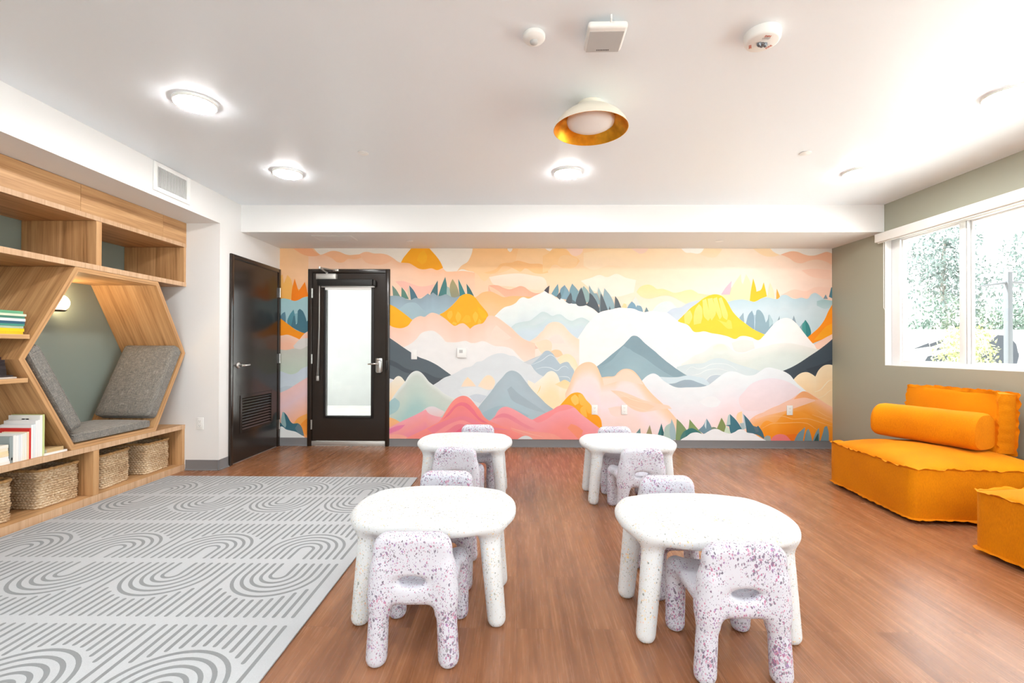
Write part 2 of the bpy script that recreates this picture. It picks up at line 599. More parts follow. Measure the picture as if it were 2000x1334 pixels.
# the painted landscape, wall millimetres (x, height); H hill with colour bands by depth below its ridge, P patch, L brush line, G wash
MURAL = [
["G",[-2952,-1946,-568,428,1482,2716,3822],[2458,1948,1574,1076,579,46],[[[255,205,150],[253,205,165],[254,203,140],[254,208,150],[253,222,178],[254,232,208],[252,215,190]],[[255,200,150],[254,208,175],[254,214,180],[254,220,185],[254,230,205],[254,238,226],[253,215,195]],[[254,205,170],[254,212,185],[254,216,190],[254,226,205],[254,236,220],[254,240,232],[252,220,205]],[[240,215,205],[248,220,205],[250,228,215],[252,232,222],[248,244,242],[247,245,243],[235,235,228]],[[240,205,205],[242,222,215],[240,232,228],[250,235,220],[243,230,233],[240,232,238],[250,205,170]],[[250,190,160],[245,180,170],[245,170,160],[248,190,180],[246,225,225],[246,215,205],[248,150,40]]]],
["P",[246,236,224],[246,236,224],[[-2541,2458],[-534,2458],[-532,2096],[-945,2096],[-1949,2320],[-2389,2320]]],
["H",1698,[[0,[253,198,158]],[87,[254,208,176]],[311,[254,217,190]]],[[-2562,2423],[-2526,2418],[-2490,2378],[-2418,2336],[-2382,2342],[-2292,2378],[-2239,2382],[-2176,2369],[-2113,2342],[-2059,2331],[-1988,2336],[-1934,2342],[-1880,2367],[-1827,2369],[-1764,2352],[-1666,2349],[-1594,2334],[-1522,2294],[-1451,2245],[-1379,2236],[-1317,2232],[-1254,2196],[-1192,2165],[-1143,2156],[-1054,2169],[-982,2147],[-911,2170],[-875,2134],[-822,2130],[-742,2134],[-666,2139],[-595,2130],[-524,2117]]],
["P",[253,182,134],[253,182,134],[[-2768,2427],[-2535,2427],[-2490,2378],[-2418,2336],[-2454,2320],[-2561,2318],[-2651,2347],[-2714,2387]]],
["P",[253,193,150],[253,190,142],[[-2382,2340],[-2292,2378],[-2239,2382],[-2176,2369],[-2113,2342],[-2059,2331],[-1988,2336],[-1889,2345],[-1898,2311],[-1987,2280],[-2077,2284],[-2130,2244],[-2211,2244],[-2274,2293],[-2346,2324]]],
["P",[253,198,160],[253,198,160],[[-1934,2342],[-1880,2367],[-1827,2369],[-1764,2352],[-1666,2349],[-1594,2334],[-1522,2294],[-1558,2254],[-1665,2213],[-1772,2218],[-1862,2244]]],
["P",[254,200,138],[254,212,165],[[-547,2432],[-560,2357],[-590,2286],[-617,2245],[-688,2201],[-741,2134],[-679,2159],[-608,2139],[-519,2117],[-474,2081],[-447,2037],[-403,2010],[-367,2037],[-332,2090],[-252,2104],[-75,2179],[13,2433]]],
["P",[253,194,130],[254,204,145],[[-412,2117],[-270,2161],[-208,2224],[-75,2241],[-4,2264],[67,2250],[147,2228],[280,2224],[351,2180],[369,2118],[280,2104],[192,2117],[120,2162],[85,2170],[32,2130],[-21,2153],[-75,2179],[-181,2197],[-252,2126],[-341,2103]]],
["P",[253,216,196],[253,216,196],[[568,2430],[798,2430],[780,2366],[718,2322],[656,2335],[621,2375]]],
["P",[252,217,198],[252,217,198],[[1346,2430],[1592,2430],[1557,2376],[1487,2349],[1416,2384]]],
["P",[254,203,138],[254,212,158],[[302,2322],[355,2348],[417,2393],[479,2415],[559,2406],[612,2375],[648,2331],[727,2295],[754,2260],[683,2180],[595,2171],[533,2180],[471,2215],[418,2206],[382,2153],[303,2118]]],
["P",[254,212,160],[254,212,160],[[515,2313],[594,2331],[727,2286],[692,2189],[595,2171],[524,2189],[480,2233]]],
["P",[254,223,180],[254,228,196],[[798,2358],[1098,2402],[1407,2349],[1540,2243],[1364,2181],[1099,2207],[922,2154],[798,2198]]],
["P",[254,238,222],[254,240,226],[[763,2020],[887,2056],[993,2092],[1081,2065],[1196,2105],[1311,2057],[1434,2030],[1408,1880],[1188,1826],[923,1897]]],
["P",[252,240,228],[252,240,228],[[-133,2430],[-58,2430],[-75,2384],[-95,2368],[-120,2388]]],
["P",[252,238,228],[252,238,228],[[320,2426],[435,2426],[391,2379],[355,2393]]],
["P",[254,250,242],[254,250,242],[[1964,2428],[2270,2428],[2232,2377],[2186,2351],[2094,2361],[2038,2363],[2010,2381]]],
["P",[254,222,178],[254,228,196],[[2270,2428],[2482,2428],[2445,2363],[2390,2307],[2316,2307],[2205,2340],[2232,2377]]],
["P",[253,222,180],[253,222,180],[[2824,2428],[3046,2428],[3082,2373],[3166,2336],[3101,2317],[2990,2322],[2907,2363]]],
["P",[248,243,236],[248,243,236],[[3036,2428],[3792,2429],[3792,2354],[3727,2373],[3663,2354],[3589,2331],[3516,2328],[3460,2340],[3378,2373],[3304,2380],[3239,2364],[3175,2340],[3147,2345],[3082,2382]]],
["P",[252,196,162],[253,205,175],[[3175,2340],[3239,2364],[3304,2380],[3378,2373],[3460,2340],[3516,2328],[3589,2331],[3663,2354],[3727,2373],[3792,2354],[3791,2215],[3700,2262],[3608,2280],[3516,2266],[3423,2234],[3350,2247],[3276,2298]]],
["P",[253,208,184],[253,212,190],[[3423,2150],[3561,2169],[3791,2150],[3791,2039],[3681,2048],[3534,2076]]],
["P",[254,232,214],[254,224,200],[[-350,2063],[-208,2090],[14,2108],[192,2082],[325,2046],[369,1896],[148,1913],[-74,1948],[-296,1975]]],
["P",[255,176,8],[255,172,0],[[-1268,2436],[-1295,2419],[-1357,2347],[-1402,2289],[-1426,2238],[-1374,2236],[-1321,2230],[-1267,2200],[-1205,2165],[-1142,2156],[-1053,2169],[-982,2147],[-911,2174],[-938,2236],[-982,2303],[-1036,2365],[-1090,2423],[-1108,2436]]],
["P",[255,186,20],[255,182,15],[[-1197,2356],[-1143,2392],[-1107,2312],[-1125,2241],[-1169,2214],[-1232,2267]]],
["P",[254,192,105],[254,186,90],[[-2919,2060],[-2878,2092],[-2864,1980],[-2820,2087],[-2775,2034],[-2747,1944],[-2568,1873],[-2558,1793],[-2917,1783]]],
["P",[255,138,8],[255,132,0],[[-2771,1779],[-2761,1909],[-2730,2043],[-2693,1927],[-2680,1891],[-2649,1936],[-2604,2003],[-2584,1927],[-2564,1829],[-2612,1815],[-2657,1793],[-2702,1768],[-2746,1770]]],
["H",1387,[[0,[165,204,208]],[186,[172,206,212]]],[[-2926,1788],[-2863,1800],[-2800,1788],[-2728,1768],[-2684,1779],[-2621,1811],[-2554,1822]]],
["P",[92,132,150],[92,132,150],[[-2907,1565],[-2880,1614],[-2846,1636],[-2837,1587],[-2836,1498]]],
["P",[135,180,190],[135,180,190],[[-2732,1610],[-2692,1619],[-2684,1498],[-2727,1498]]],
["P",[84,142,156],[84,142,156],[[-2816,1498],[-2790,1596],[-2741,1663],[-2723,1587],[-2716,1471],[-2762,1444]]],
["P",[68,114,130],[72,120,136],[[-2771,1453],[-2741,1587],[-2723,1587],[-2710,1480],[-2695,1498],[-2691,1588],[-2687,1650],[-2665,1672],[-2629,1646],[-2593,1570],[-2579,1516],[-2552,1543],[-2551,1374],[-2600,1369],[-2681,1405]]],
["P",[255,160,20],[255,150,10],[[-2925,1574],[-2862,1525],[-2789,1471],[-2717,1418],[-2645,1387],[-2600,1374],[-2618,1338],[-2654,1311],[-2667,1298],[-2735,1329],[-2816,1355],[-2878,1346],[-2923,1342]]],
["H",1076,[[0,[254,212,190]],[99,[254,196,165]]],[[-2923,1342],[-2878,1346],[-2816,1355],[-2735,1329],[-2667,1298],[-2600,1374],[-2551,1405]]],
["P",[226,219,213],[226,219,213],[[-2741,1218],[-2652,1302],[-2554,1317],[-2553,1223],[-2652,1177],[-2721,1186]]],
["H",828,[[0,[206,203,192]],[280,[196,212,196]]],[[-2929,1178],[-2830,1168],[-2721,1188],[-2652,1179],[-2553,1226]]],
["H",517,[[0,[205,215,226]],[249,[208,222,230]]],[[-2928,922],[-2848,892],[-2769,871],[-2700,888],[-2640,937],[-2552,977]]],
["P",[195,208,218],[195,208,218],[[-2926,685],[-2847,725],[-2748,725],[-2807,681],[-2926,636]]],
["H",46,[[0,[246,202,196]],[186,[238,204,208]],[404,[251,190,160]],[560,[251,170,110]]],[[-2926,636],[-2807,686],[-2728,735],[-2650,785],[-2551,844]]],
["P",[251,172,85],[251,172,85],[[-2731,268],[-2686,332],[-2617,372],[-2548,397],[-2547,126],[-2606,121],[-2646,234]]],
["P",[248,150,40],[246,155,60],[[-2646,249],[-2617,293],[-2548,348],[-2547,126],[-2601,146]]],
["P",[55,110,124],[60,108,126],[[-2850,410],[-2815,371],[-2746,273],[-2676,273],[-2636,234],[-2601,121],[-2695,136],[-2765,174],[-2814,184],[-2923,223],[-2924,311],[-2884,272]]],
["P",[100,128,140],[100,128,140],[[-2676,273],[-2636,234],[-2601,121],[-2656,136],[-2715,214]]],
["P",[148,182,184],[148,182,184],[[-2870,410],[-2850,410],[-2823,248],[-2834,218],[-2884,277]]],
["H",46,[[0,[234,237,237]]],[[-2933,221],[-2874,233],[-2824,199],[-2765,184],[-2705,170],[-2646,136],[-2591,100],[-2581,67]]],
["P",[253,196,178],[253,196,178],[[-1494,2009],[-1396,2013],[-1325,1991],[-1200,1951],[-1093,1956],[-1022,1978],[-1066,1876],[-1217,1804],[-1297,1786],[-1342,1875],[-1432,1946]]],
["P",[112,142,128],[112,142,128],[[-1532,1961],[-1485,1911],[-1431,1822],[-1520,1822]]],
["P",[90,136,122],[90,136,122],[[-1418,1939],[-1378,1893],[-1326,1791],[-1420,1808]]],
["P",[225,205,180],[225,205,180],[[-1342,1911],[-1320,1960],[-1297,1786],[-1333,1804]]],
["P",[75,116,132],[75,116,132],[[-1323,1962],[-1271,1902],[-1215,1800],[-1302,1777]]],
["P",[70,115,122],[70,115,122],[[-975,2023],[-1012,1960],[-1065,1853],[-1061,1822],[-974,1822]]],
["P",[72,130,130],[72,130,130],[[-883,2065],[-919,1983],[-969,1831],[-869,1823],[-862,1947]]],
["P",[168,192,186],[168,192,186],[[-863,1947],[-838,1938],[-798,1809],[-869,1823]]],
["P",[176,166,118],[150,150,125],[[-794,2041],[-821,1983],[-829,1912],[-807,1809],[-700,1814],[-740,1947]]],
["P",[66,136,138],[66,136,138],[[-725,2042],[-678,1947],[-636,1854],[-704,1823],[-718,1930]]],
["P",[66,120,122],[66,120,122],[[-625,1983],[-580,1921],[-527,1819],[-614,1850]]],
["H",1543,[[0,[148,168,180]],[87,[158,180,194]],[211,[165,192,205]]],[[-1578,1830],[-1489,1835],[-1417,1822],[-1346,1791],[-1301,1786],[-1248,1809],[-1185,1800],[-1141,1827],[-1096,1862],[-1070,1844],[-1034,1876],[-963,1831],[-918,1840],[-874,1854],[-820,1827],[-767,1814],[-704,1832],[-642,1823],[-589,1779]]],
["H",1543,[[0,[166,192,202]]],[[-1497,1644],[-1426,1688],[-1372,1733],[-1319,1751],[-1265,1752],[-1221,1733],[-1176,1689],[-1104,1618],[-1051,1564]]],
["H",1698,[[0,[253,180,150]],[93,[254,190,160]]],[[-358,1961],[-314,1966],[-234,1961],[-180,1935],[-101,1914],[-38,1931],[32,1955],[86,1940],[139,1900],[210,1869],[325,1878]]],
["P",[254,206,172],[254,206,172],[[-358,1961],[-252,1904],[-145,1815],[-207,1815],[-269,1841],[-340,1912]]],
["H",1450,[[0,[254,192,132]],[93,[254,198,138]],[249,[254,204,158]]],[[-553,1796],[-491,1832],[-438,1872],[-385,1887],[-322,1886],[-251,1855],[-171,1819],[-74,1833],[192,1824]]],
["L",[254,210,160],1.4,[[-366,1735],[-295,1726],[-206,1739]]],
["P",[255,182,12],[254,180,20],[[-955,1606],[-891,1640],[-820,1698],[-749,1770],[-696,1832],[-651,1854],[-616,1859],[-571,1850],[-518,1814],[-464,1743],[-411,1681],[-375,1637],[-359,1593],[-392,1539],[-428,1499],[-472,1490],[-534,1468],[-578,1432],[-614,1468],[-659,1499],[-703,1494],[-765,1468],[-810,1494],[-872,1547]]],
["P",[254,196,60],[254,196,60],[[-837,1645],[-802,1654],[-793,1600],[-828,1538],[-859,1592]]],
["P",[254,196,60],[254,196,60],[[-730,1645],[-690,1601],[-695,1547],[-730,1503],[-757,1574]]],
["P",[254,196,60],[254,196,60],[[-517,1646],[-486,1610],[-490,1548],[-517,1504],[-548,1592]]],
["P",[254,196,60],[254,196,60],[[-783,1521],[-739,1503],[-748,1476],[-801,1494]]],
["P",[254,196,60],[254,196,60],[[-472,1557],[-441,1530],[-450,1495],[-490,1490]]],
["P",[254,190,40],[254,190,40],[[-632,1601],[-588,1592],[-566,1521],[-623,1503],[-686,1530]]],
["P",[255,190,10],[255,190,10],[[-491,1708],[-437,1664],[-384,1619],[-375,1575],[-428,1557],[-473,1628]]],
["P",[254,186,10],[255,180,0],[[-1569,1732],[-1502,1701],[-1430,1652],[-1359,1599],[-1281,1537],[-1296,1502],[-1340,1466],[-1412,1439],[-1483,1443],[-1536,1461],[-1568,1488]]],
["L",[250,165,10],1.3,[[-1520,1643],[-1510,1554],[-1528,1474]]],
["L",[250,165,10],1.3,[[-1430,1599],[-1412,1537],[-1394,1466]]],
["P",[254,228,160],[254,228,188],[[1439,1884],[1478,1942],[1540,1970],[1593,1973],[1646,1951],[1681,1924],[1752,1924],[1822,1902],[1892,1876],[1963,1885],[2038,1907],[2104,1912],[2165,1881],[2209,1854],[2314,1850],[2314,1757],[2039,1744],[1963,1783],[1848,1836],[1752,1840],[1681,1823],[1611,1805],[1540,1809],[1479,1840]]],
["P",[254,226,178],[254,230,188],[[2177,1870],[2316,1851],[2482,1851],[2556,1889],[2649,1852],[2824,1852],[2870,1778],[2630,1777],[2131,1758]]],
["P",[254,233,192],[254,229,180],[[2538,1796],[2584,1926],[2612,1982],[2695,2101],[2706,2000],[2722,1982],[2760,2101],[2806,2019],[2833,1926],[2898,1852],[2898,1768],[2556,1777]]],
["P",[250,192,206],[250,192,206],[[2457,1854],[2510,1935],[2586,2023],[2575,1926],[2563,1854]]],
["P",[254,228,190],[254,228,190],[[3013,1815],[3036,1945],[3047,2003],[3092,1890],[3101,1806]]],
["P",[250,198,25],[252,200,10],[[2803,1782],[2815,1889],[2844,2051],[2875,1945],[2884,1891],[2935,1912],[2970,2003],[2990,1926],[3009,1834],[2944,1810],[2889,1778],[2852,1766]]],
["P",[249,172,55],[249,172,55],[[3128,1927],[3121,1804],[3147,1802],[3165,1826]]],
["P",[252,212,192],[252,212,192],[[3184,1852],[3331,1918],[3478,1899],[3589,1946],[3791,1942],[3791,1779],[3423,1797]]],
["H",1450,[[0,[222,233,234]]],[[1620,1641],[1681,1721],[1734,1756],[1805,1774],[1857,1765],[1910,1712],[1945,1668]]],
["H",1263,[[0,[202,215,230]],[155,[212,224,234]]],[[1798,1627],[1863,1678],[1927,1694],[1983,1706],[2038,1741],[2103,1767],[2168,1781],[2316,1777],[2501,1763]]],
["H",1250,[[0,[190,214,224]],[155,[208,224,232]],[373,[200,220,228]]],[[2446,1758],[2538,1768],[2630,1791],[2723,1796],[2815,1776],[2852,1768],[2889,1780],[2944,1810],[3018,1824],[3092,1806],[3138,1804],[3184,1848],[3239,1853],[3313,1811],[3359,1806],[3423,1820],[3497,1807],[3543,1862],[3589,1876],[3644,1844],[3690,1805],[3800,1781]]],
["P",[165,200,206],[185,212,218],[[3607,1779],[3699,1798],[3791,1779],[3791,1705],[3699,1686],[3607,1723]]],
["P",[132,156,170],[132,156,170],[[3713,1860],[3683,1805],[3738,1805]]],
["P",[76,126,142],[76,126,142],[[3780,1942],[3752,1830],[3791,1812],[3791,1946]]],
["P",[150,176,192],[150,176,192],[[2727,1638],[2676,1573],[2738,1499]]],
["P",[136,166,184],[136,166,184],[[2829,1663],[2787,1610],[2755,1499],[2806,1452],[2859,1434],[2854,1592]]],
["P",[175,200,212],[175,200,212],[[2852,1610],[2881,1610],[2870,1508]]],
["P",[142,172,186],[142,172,186],[[2884,1662],[2907,1673],[2935,1657],[2967,1611],[2995,1518],[3018,1555],[3027,1611],[3045,1611],[3082,1509],[3041,1425],[2981,1379],[2861,1416],[2866,1508]]],
["P",[176,204,212],[176,204,212],[[3032,1620],[3050,1602],[3084,1509],[3036,1462]]],
["P",[132,158,172],[132,158,172],[[3160,1599],[3131,1532],[3163,1532]]],
["P",[142,162,176],[142,162,176],[[3331,1604],[3311,1542],[3370,1482]]],
["P",[132,168,178],[132,168,178],[[3441,1519],[3401,1463],[3441,1398]]],
["P",[46,130,132],[46,130,132],[[3469,1553],[3430,1482],[3446,1398],[3496,1334],[3535,1380],[3515,1482]]],
["P",[66,152,148],[66,152,148],[[3469,1553],[3430,1482],[3441,1408],[3478,1371]]],
["P",[255,154,8],[255,148,0],[[3796,1747],[3745,1659],[3699,1557],[3625,1455],[3552,1390],[3492,1338],[3551,1264],[3662,1311],[3795,1372]]],
["P",[255,170,20],[255,170,20],[[3795,1511],[3717,1473],[3625,1371],[3570,1306],[3662,1320],[3795,1381]]],
["H",1250,[[0,[238,242,241]],[155,[230,240,240]],[373,[212,226,234]]],[[-282,1584],[-224,1646],[-162,1695],[-73,1722],[-20,1753],[24,1802],[68,1820],[130,1802],[210,1838],[298,1878],[325,1896],[374,1865],[428,1843],[472,1807],[525,1807],[587,1768],[658,1746],[694,1741],[764,1715],[835,1724],[888,1702],[941,1658],[985,1622],[1042,1596]]],
["H",1250,[[0,[200,220,222]],[74,[210,225,228]],[186,[210,224,232]]],[[-77,1456],[-28,1496],[51,1518],[149,1536],[211,1581],[273,1630],[304,1643],[358,1628],[420,1593],[482,1612],[526,1608],[597,1555],[659,1533],[729,1564],[782,1573],[835,1551],[901,1507]]],
["H",1250,[[0,[205,224,226]],[74,[206,222,232]]],[[-46,1403],[16,1452],[105,1474],[211,1479],[282,1505],[370,1559],[423,1541],[512,1550],[600,1506],[689,1484],[777,1507],[866,1480]]],
["P",[76,70,78],[76,70,78],[[385,1962],[352,1936],[319,1900],[376,1862]]],
["P",[112,156,170],[112,156,170],[[487,1982],[445,1922],[408,1860],[467,1820],[496,1878]]],
["P",[130,166,184],[130,166,184],[[569,1969],[516,1914],[520,1803],[596,1790],[624,1870]]],
["P",[118,156,172],[118,156,172],[[569,1962],[560,1878],[542,1825],[520,1807],[516,1905]]],
["P",[126,162,174],[126,162,174],[[660,1987],[631,1914],[627,1808],[702,1759],[742,1870]]],
["P",[175,198,196],[175,198,196],[[737,1896],[772,1941],[799,1914],[799,1843],[728,1843]]],
["P",[150,180,180],[150,180,180],[[799,1958],[781,1914],[799,1746],[879,1764],[862,1879]]],
["P",[185,205,205],[185,205,205],[[870,1950],[923,1879],[940,1844],[878,1861]]],
["P",[142,168,176],[142,168,176],[[865,1969],[870,1879],[923,1826],[976,1728],[1011,1737],[958,1870],[923,1870]]],
["P",[168,192,190],[168,192,190],[[976,1943],[969,1870],[1002,1773],[1046,1808]]],
["P",[150,178,188],[150,178,188],[[1051,1930],[1039,1826],[1073,1667],[1175,1671],[1166,1746],[1126,1835]]],
["P",[80,92,100],[80,92,100],[[516,1884],[467,1828],[512,1786],[527,1825]]],
["P",[88,98,105],[88,98,105],[[644,1880],[604,1816],[582,1765],[622,1742],[660,1746],[658,1825]]],
["P",[98,118,128],[98,118,128],[[658,1794],[702,1763],[728,1737],[658,1741]]],
["P",[82,92,100],[82,92,100],[[770,1938],[737,1870],[704,1759],[728,1717],[782,1712],[839,1726],[817,1799],[794,1879]]],
["P",[82,92,100],[82,92,100],[[870,1876],[914,1835],[958,1764],[1007,1638],[985,1620],[923,1675],[826,1726],[861,1772]]],
["P",[90,102,110],[90,102,110],[[1005,1868],[1038,1808],[1094,1662],[1056,1653],[998,1635],[994,1737]]],
["P",[130,145,150],[130,145,150],[[1005,1868],[994,1782],[989,1649],[1003,1638]]],
["P",[85,95,102],[85,95,102],[[1113,1713],[1102,1658],[1132,1662]]],
["P",[92,105,112],[92,105,112],[[1181,1835],[1214,1791],[1257,1691],[1173,1686]]],
["P",[228,232,224],[228,232,224],[[1426,1828],[1395,1765],[1435,1694],[1492,1712]]],
["P",[126,166,190],[126,166,190],[[1382,1771],[1347,1729],[1323,1683],[1448,1667],[1417,1738]]],
["P",[132,166,186],[132,166,186],[[1444,1722],[1492,1712],[1521,1639],[1424,1667]]],
["P",[112,142,152],[112,142,152],[[1558,1703],[1534,1639],[1586,1650]]],
["P",[254,222,165],[254,222,165],[[1258,1694],[1285,1747],[1316,1738],[1320,1685]]],
["P",[254,208,25],[254,210,50],[[1928,1529],[2038,1638],[2094,1694],[2168,1747],[2242,1806],[2316,1844],[2381,1858],[2445,1848],[2501,1807],[2547,1740],[2593,1656],[2667,1573],[2760,1499],[2852,1434],[2985,1371],[2962,1323],[2907,1286],[2593,1285],[2131,1367],[2039,1469]]],
["P",[253,224,128],[252,220,110],[[2150,1683],[2191,1739],[2224,1702],[2233,1590],[2214,1507],[2131,1488],[2126,1581]]],
["P",[253,224,128],[252,220,110],[[2233,1786],[2279,1804],[2327,1572],[2302,1535],[2251,1591]]],
["P",[253,224,128],[252,220,110],[[2293,1804],[2353,1814],[2395,1628],[2344,1540],[2325,1581]]],
["P",[253,224,128],[252,220,110],[[2362,1805],[2408,1823],[2466,1591],[2441,1554],[2399,1647]]],
["P",[253,224,128],[252,220,110],[[2427,1805],[2464,1823],[2540,1610],[2529,1545],[2482,1582]]],
["P",[253,224,128],[252,220,110],[[2020,1618],[2085,1665],[2113,1590],[2076,1497],[2020,1506]]],
["P",[253,218,88],[253,218,88],[[2399,1554],[2436,1535],[2538,1443],[2593,1443],[2575,1536],[2542,1554],[2519,1517]]],
["H",642,[[0,[250,246,244]],[249,[247,245,243]]],[[633,1117],[677,1218],[721,1307],[782,1400],[835,1480],[870,1520],[941,1596],[1003,1640],[1082,1662],[1153,1676],[1232,1694],[1320,1689],[1408,1680],[1470,1654],[1541,1641],[1629,1654],[1717,1641],[1796,1637],[1875,1584],[1954,1523],[2039,1496],[2076,1469],[2131,1405],[2187,1400],[2251,1410],[2344,1387],[2437,1373],[2538,1349],[2630,1318],[2686,1350],[2741,1355],[2824,1337],[2906,1305],[2962,1350],[3018,1416],[3082,1490],[3147,1547],[3229,1574],[3294,1560],[3359,1509],[3441,1408],[3552,1272],[3610,1232]]],
["P",[254,212,192],[254,212,192],[[3573,1256],[3684,1324],[3795,1383],[3795,1315],[3684,1218],[3616,1178]]],
["H",642,[[0,[240,238,233]],[124,[222,230,224]],[311,[216,228,226]]],[[1981,1017],[2039,1047],[2136,1115],[2252,1164],[2359,1248],[2427,1267],[2514,1253],[2621,1166],[2718,1146],[2863,1196],[2969,1225],[3104,1260],[3220,1270],[3317,1265],[3433,1241],[3549,1212],[3616,1198],[3795,1228]]],
["P",[252,240,220],[240,240,232],[[2359,1223],[2427,1253],[2504,1243],[2543,1185],[2466,1136],[2369,1155]]],
["P",[252,232,226],[252,232,226],[[2582,1273],[2718,1312],[2843,1293],[2863,1205],[2718,1156],[2621,1175]]],
["H",642,[[0,[210,225,228]],[124,[214,226,230]]],[[1922,978],[2039,1008],[2136,1018],[2252,1028],[2330,1067],[2427,1087],[2524,1068],[2601,1034],[2718,996],[2814,967],[2911,938],[2969,904]]],
["L",[232,240,241],7,[[2039,930],[2097,979],[2185,955],[2252,970],[2330,1009],[2476,1019],[2582,990],[2650,942]]],
["L",[232,240,241],7,[[2107,881],[2185,891],[2282,940],[2427,956],[2543,932]]],
["L",[232,240,241],7,[[2262,814],[2330,872],[2388,887],[2456,883]]],
["P",[190,205,216],[190,205,216],[[2272,804],[2330,868],[2388,884],[2456,881],[2359,800],[2301,756]]],
["P",[64,78,90],[60,72,84],[[3795,1325],[3722,1262],[3626,1188],[3510,1110],[3394,1032],[3288,973],[3199,936],[3269,891],[3326,818],[3413,867],[3587,829],[3645,907],[3722,965],[3794,975]]],
["P",[52,62,74],[52,62,74],[[3471,959],[3626,1004],[3794,1080],[3794,999],[3684,975],[3587,848],[3529,906]]],
["H",46,[[0,[251,230,195]],[218,[250,218,172]]],[[3298,789],[3326,832],[3384,891],[3433,916],[3491,921],[3539,901],[3587,868],[3626,945],[3684,999],[3741,1014],[3799,1006]]],
["L",[252,238,214],9,[[3577,683],[3645,708],[3702,771],[3751,820],[3789,825]]],
["L",[252,232,200],7,[[3606,605],[3683,635],[3751,693],[3789,713]]],
["H",642,[[0,[140,168,180]],[155,[148,177,188]],[373,[155,184,194]]],[[833,882],[960,980],[1028,1034],[1145,1132],[1281,1244],[1340,1308],[1388,1352],[1437,1352],[1476,1328],[1534,1270],[1593,1221],[1671,1158],[1748,1085],[1846,1012],[1923,954],[2039,881],[2118,842]]],
["P",[130,158,170],[136,164,176],[[1281,1244],[1340,1308],[1388,1349],[1437,1350],[1476,1328],[1534,1270],[1671,1155],[1846,1009],[2021,886],[1904,856],[1807,900],[1671,987],[1525,1094],[1398,1162],[1340,1201],[1281,1181],[1184,1093],[1048,1004],[989,990],[1145,1127]]],
["P",[148,176,187],[148,176,187],[[1281,1230],[1320,1210],[1340,1171],[1223,1073],[1106,985],[1028,956],[1145,1063]]],
["P",[206,224,232],[206,224,232],[[1700,860],[1826,853],[1943,856],[2050,876],[2156,862],[2244,843],[2321,780],[2282,746],[2166,765],[2039,823],[1982,813],[1904,783],[1826,768],[1758,797]]],
["P",[154,174,188],[154,174,188],[[1821,773],[1904,783],[1982,813],[2039,823],[2097,821],[2175,794],[2290,752],[2194,726],[2039,720],[1963,715],[1904,725]]],
["H",797,[[0,[254,220,196]],[74,[254,224,204]],[186,[252,230,218]]],[[128,1274],[230,1337],[282,1395],[305,1410],[349,1474],[402,1510],[464,1519],[517,1506],[570,1462],[632,1391],[694,1338],[747,1307]]],
["P",[249,226,216],[249,226,216],[[358,1257],[402,1337],[464,1368],[526,1346],[570,1258]]],
["P",[253,208,168],[253,208,168],[[398,1159],[452,1183],[520,1169],[550,1120],[481,1090],[423,1110]]],
["H",642,[[0,[253,228,190]],[124,[253,234,206]]],[[462,1042],[540,1115],[618,1130],[687,1081],[726,1003],[746,945],[775,837]]],
["P",[254,222,195],[254,222,195],[[215,1266],[352,1305],[411,1266],[411,1168],[294,1129],[249,1197]]],
["P",[234,192,168],[238,205,185],[[-41,1170],[10,1226],[78,1270],[137,1280],[186,1261],[252,1195],[156,1168],[59,1133],[-10,1133]]],
["P",[240,228,215],[240,228,215],[[-15,1136],[59,1138],[156,1173],[252,1197],[294,1109],[137,1021],[79,1030]]],
["H",1045,[[0,[254,208,184]],[124,[254,214,196]],[311,[253,226,212]]],[[-1576,1488],[-1537,1461],[-1482,1442],[-1411,1439],[-1340,1466],[-1282,1537],[-1229,1573],[-1184,1586],[-1131,1578],[-1095,1604],[-1051,1627],[-1006,1622],[-962,1605],[-926,1582],[-872,1547],[-810,1494],[-765,1468],[-703,1494],[-659,1499],[-614,1468],[-578,1432],[-534,1468],[-472,1490],[-428,1499],[-392,1539],[-359,1588],[-277,1586],[-206,1544],[-135,1491],[-72,1442],[-10,1380],[70,1314],[141,1283],[212,1257]]],
["P",[254,222,206],[254,222,206],[[-312,1406],[-259,1477],[-161,1398],[-72,1327],[-161,1291],[-321,1326]]],
["H",517,[[0,[241,238,236]],[186,[240,239,239]]],[[-1560,1172],[-1376,1212],[-1297,1252],[-1238,1301],[-1170,1380],[-1091,1407],[-1022,1405],[-963,1370],[-904,1312],[-874,1277],[-805,1268],[-726,1271],[-668,1283],[-628,1285],[-569,1262],[-510,1262],[-432,1284],[-383,1274],[-334,1250],[-275,1225],[-157,1216],[-69,1187],[-10,1128],[78,1040],[255,972]]],
["P",[86,98,106],[92,104,112],[[-1565,1324],[-1486,1271],[-1387,1202],[-1289,1139],[-1208,1090],[-1089,1046],[-981,992],[-882,924],[-806,870],[-892,831],[-970,772],[-1024,742],[-1078,771],[-1128,830],[-1187,879],[-1226,888],[-1276,869],[-1364,770],[-1433,809],[-1492,809],[-1563,828]]],
["P",[74,84,92],[74,84,92],[[-1564,1059],[-1463,1015],[-1374,957],[-1286,928],[-1227,923],[-1276,888],[-1374,903],[-1473,956],[-1564,995]]],
["P",[76,86,94],[76,86,94],[[-1187,913],[-1118,899],[-990,840],[-892,831],[-970,772],[-1024,746],[-1078,786]]],
["H",455,[[0,[221,227,231]],[311,[224,231,236]]],[[-1039,740],[-970,782],[-892,836],[-808,868],[-745,900],[-686,935],[-647,957],[-558,979],[-500,1028],[-431,1043],[-372,1083],[-304,1117],[-225,1137],[-157,1132],[-98,1110],[-39,1104],[10,1074],[79,1030],[157,992],[196,943],[255,904],[333,865],[430,836]]],
["P",[252,224,190],[250,228,205],[[-685,729],[-646,802],[-607,847],[-558,803],[-504,734]]],
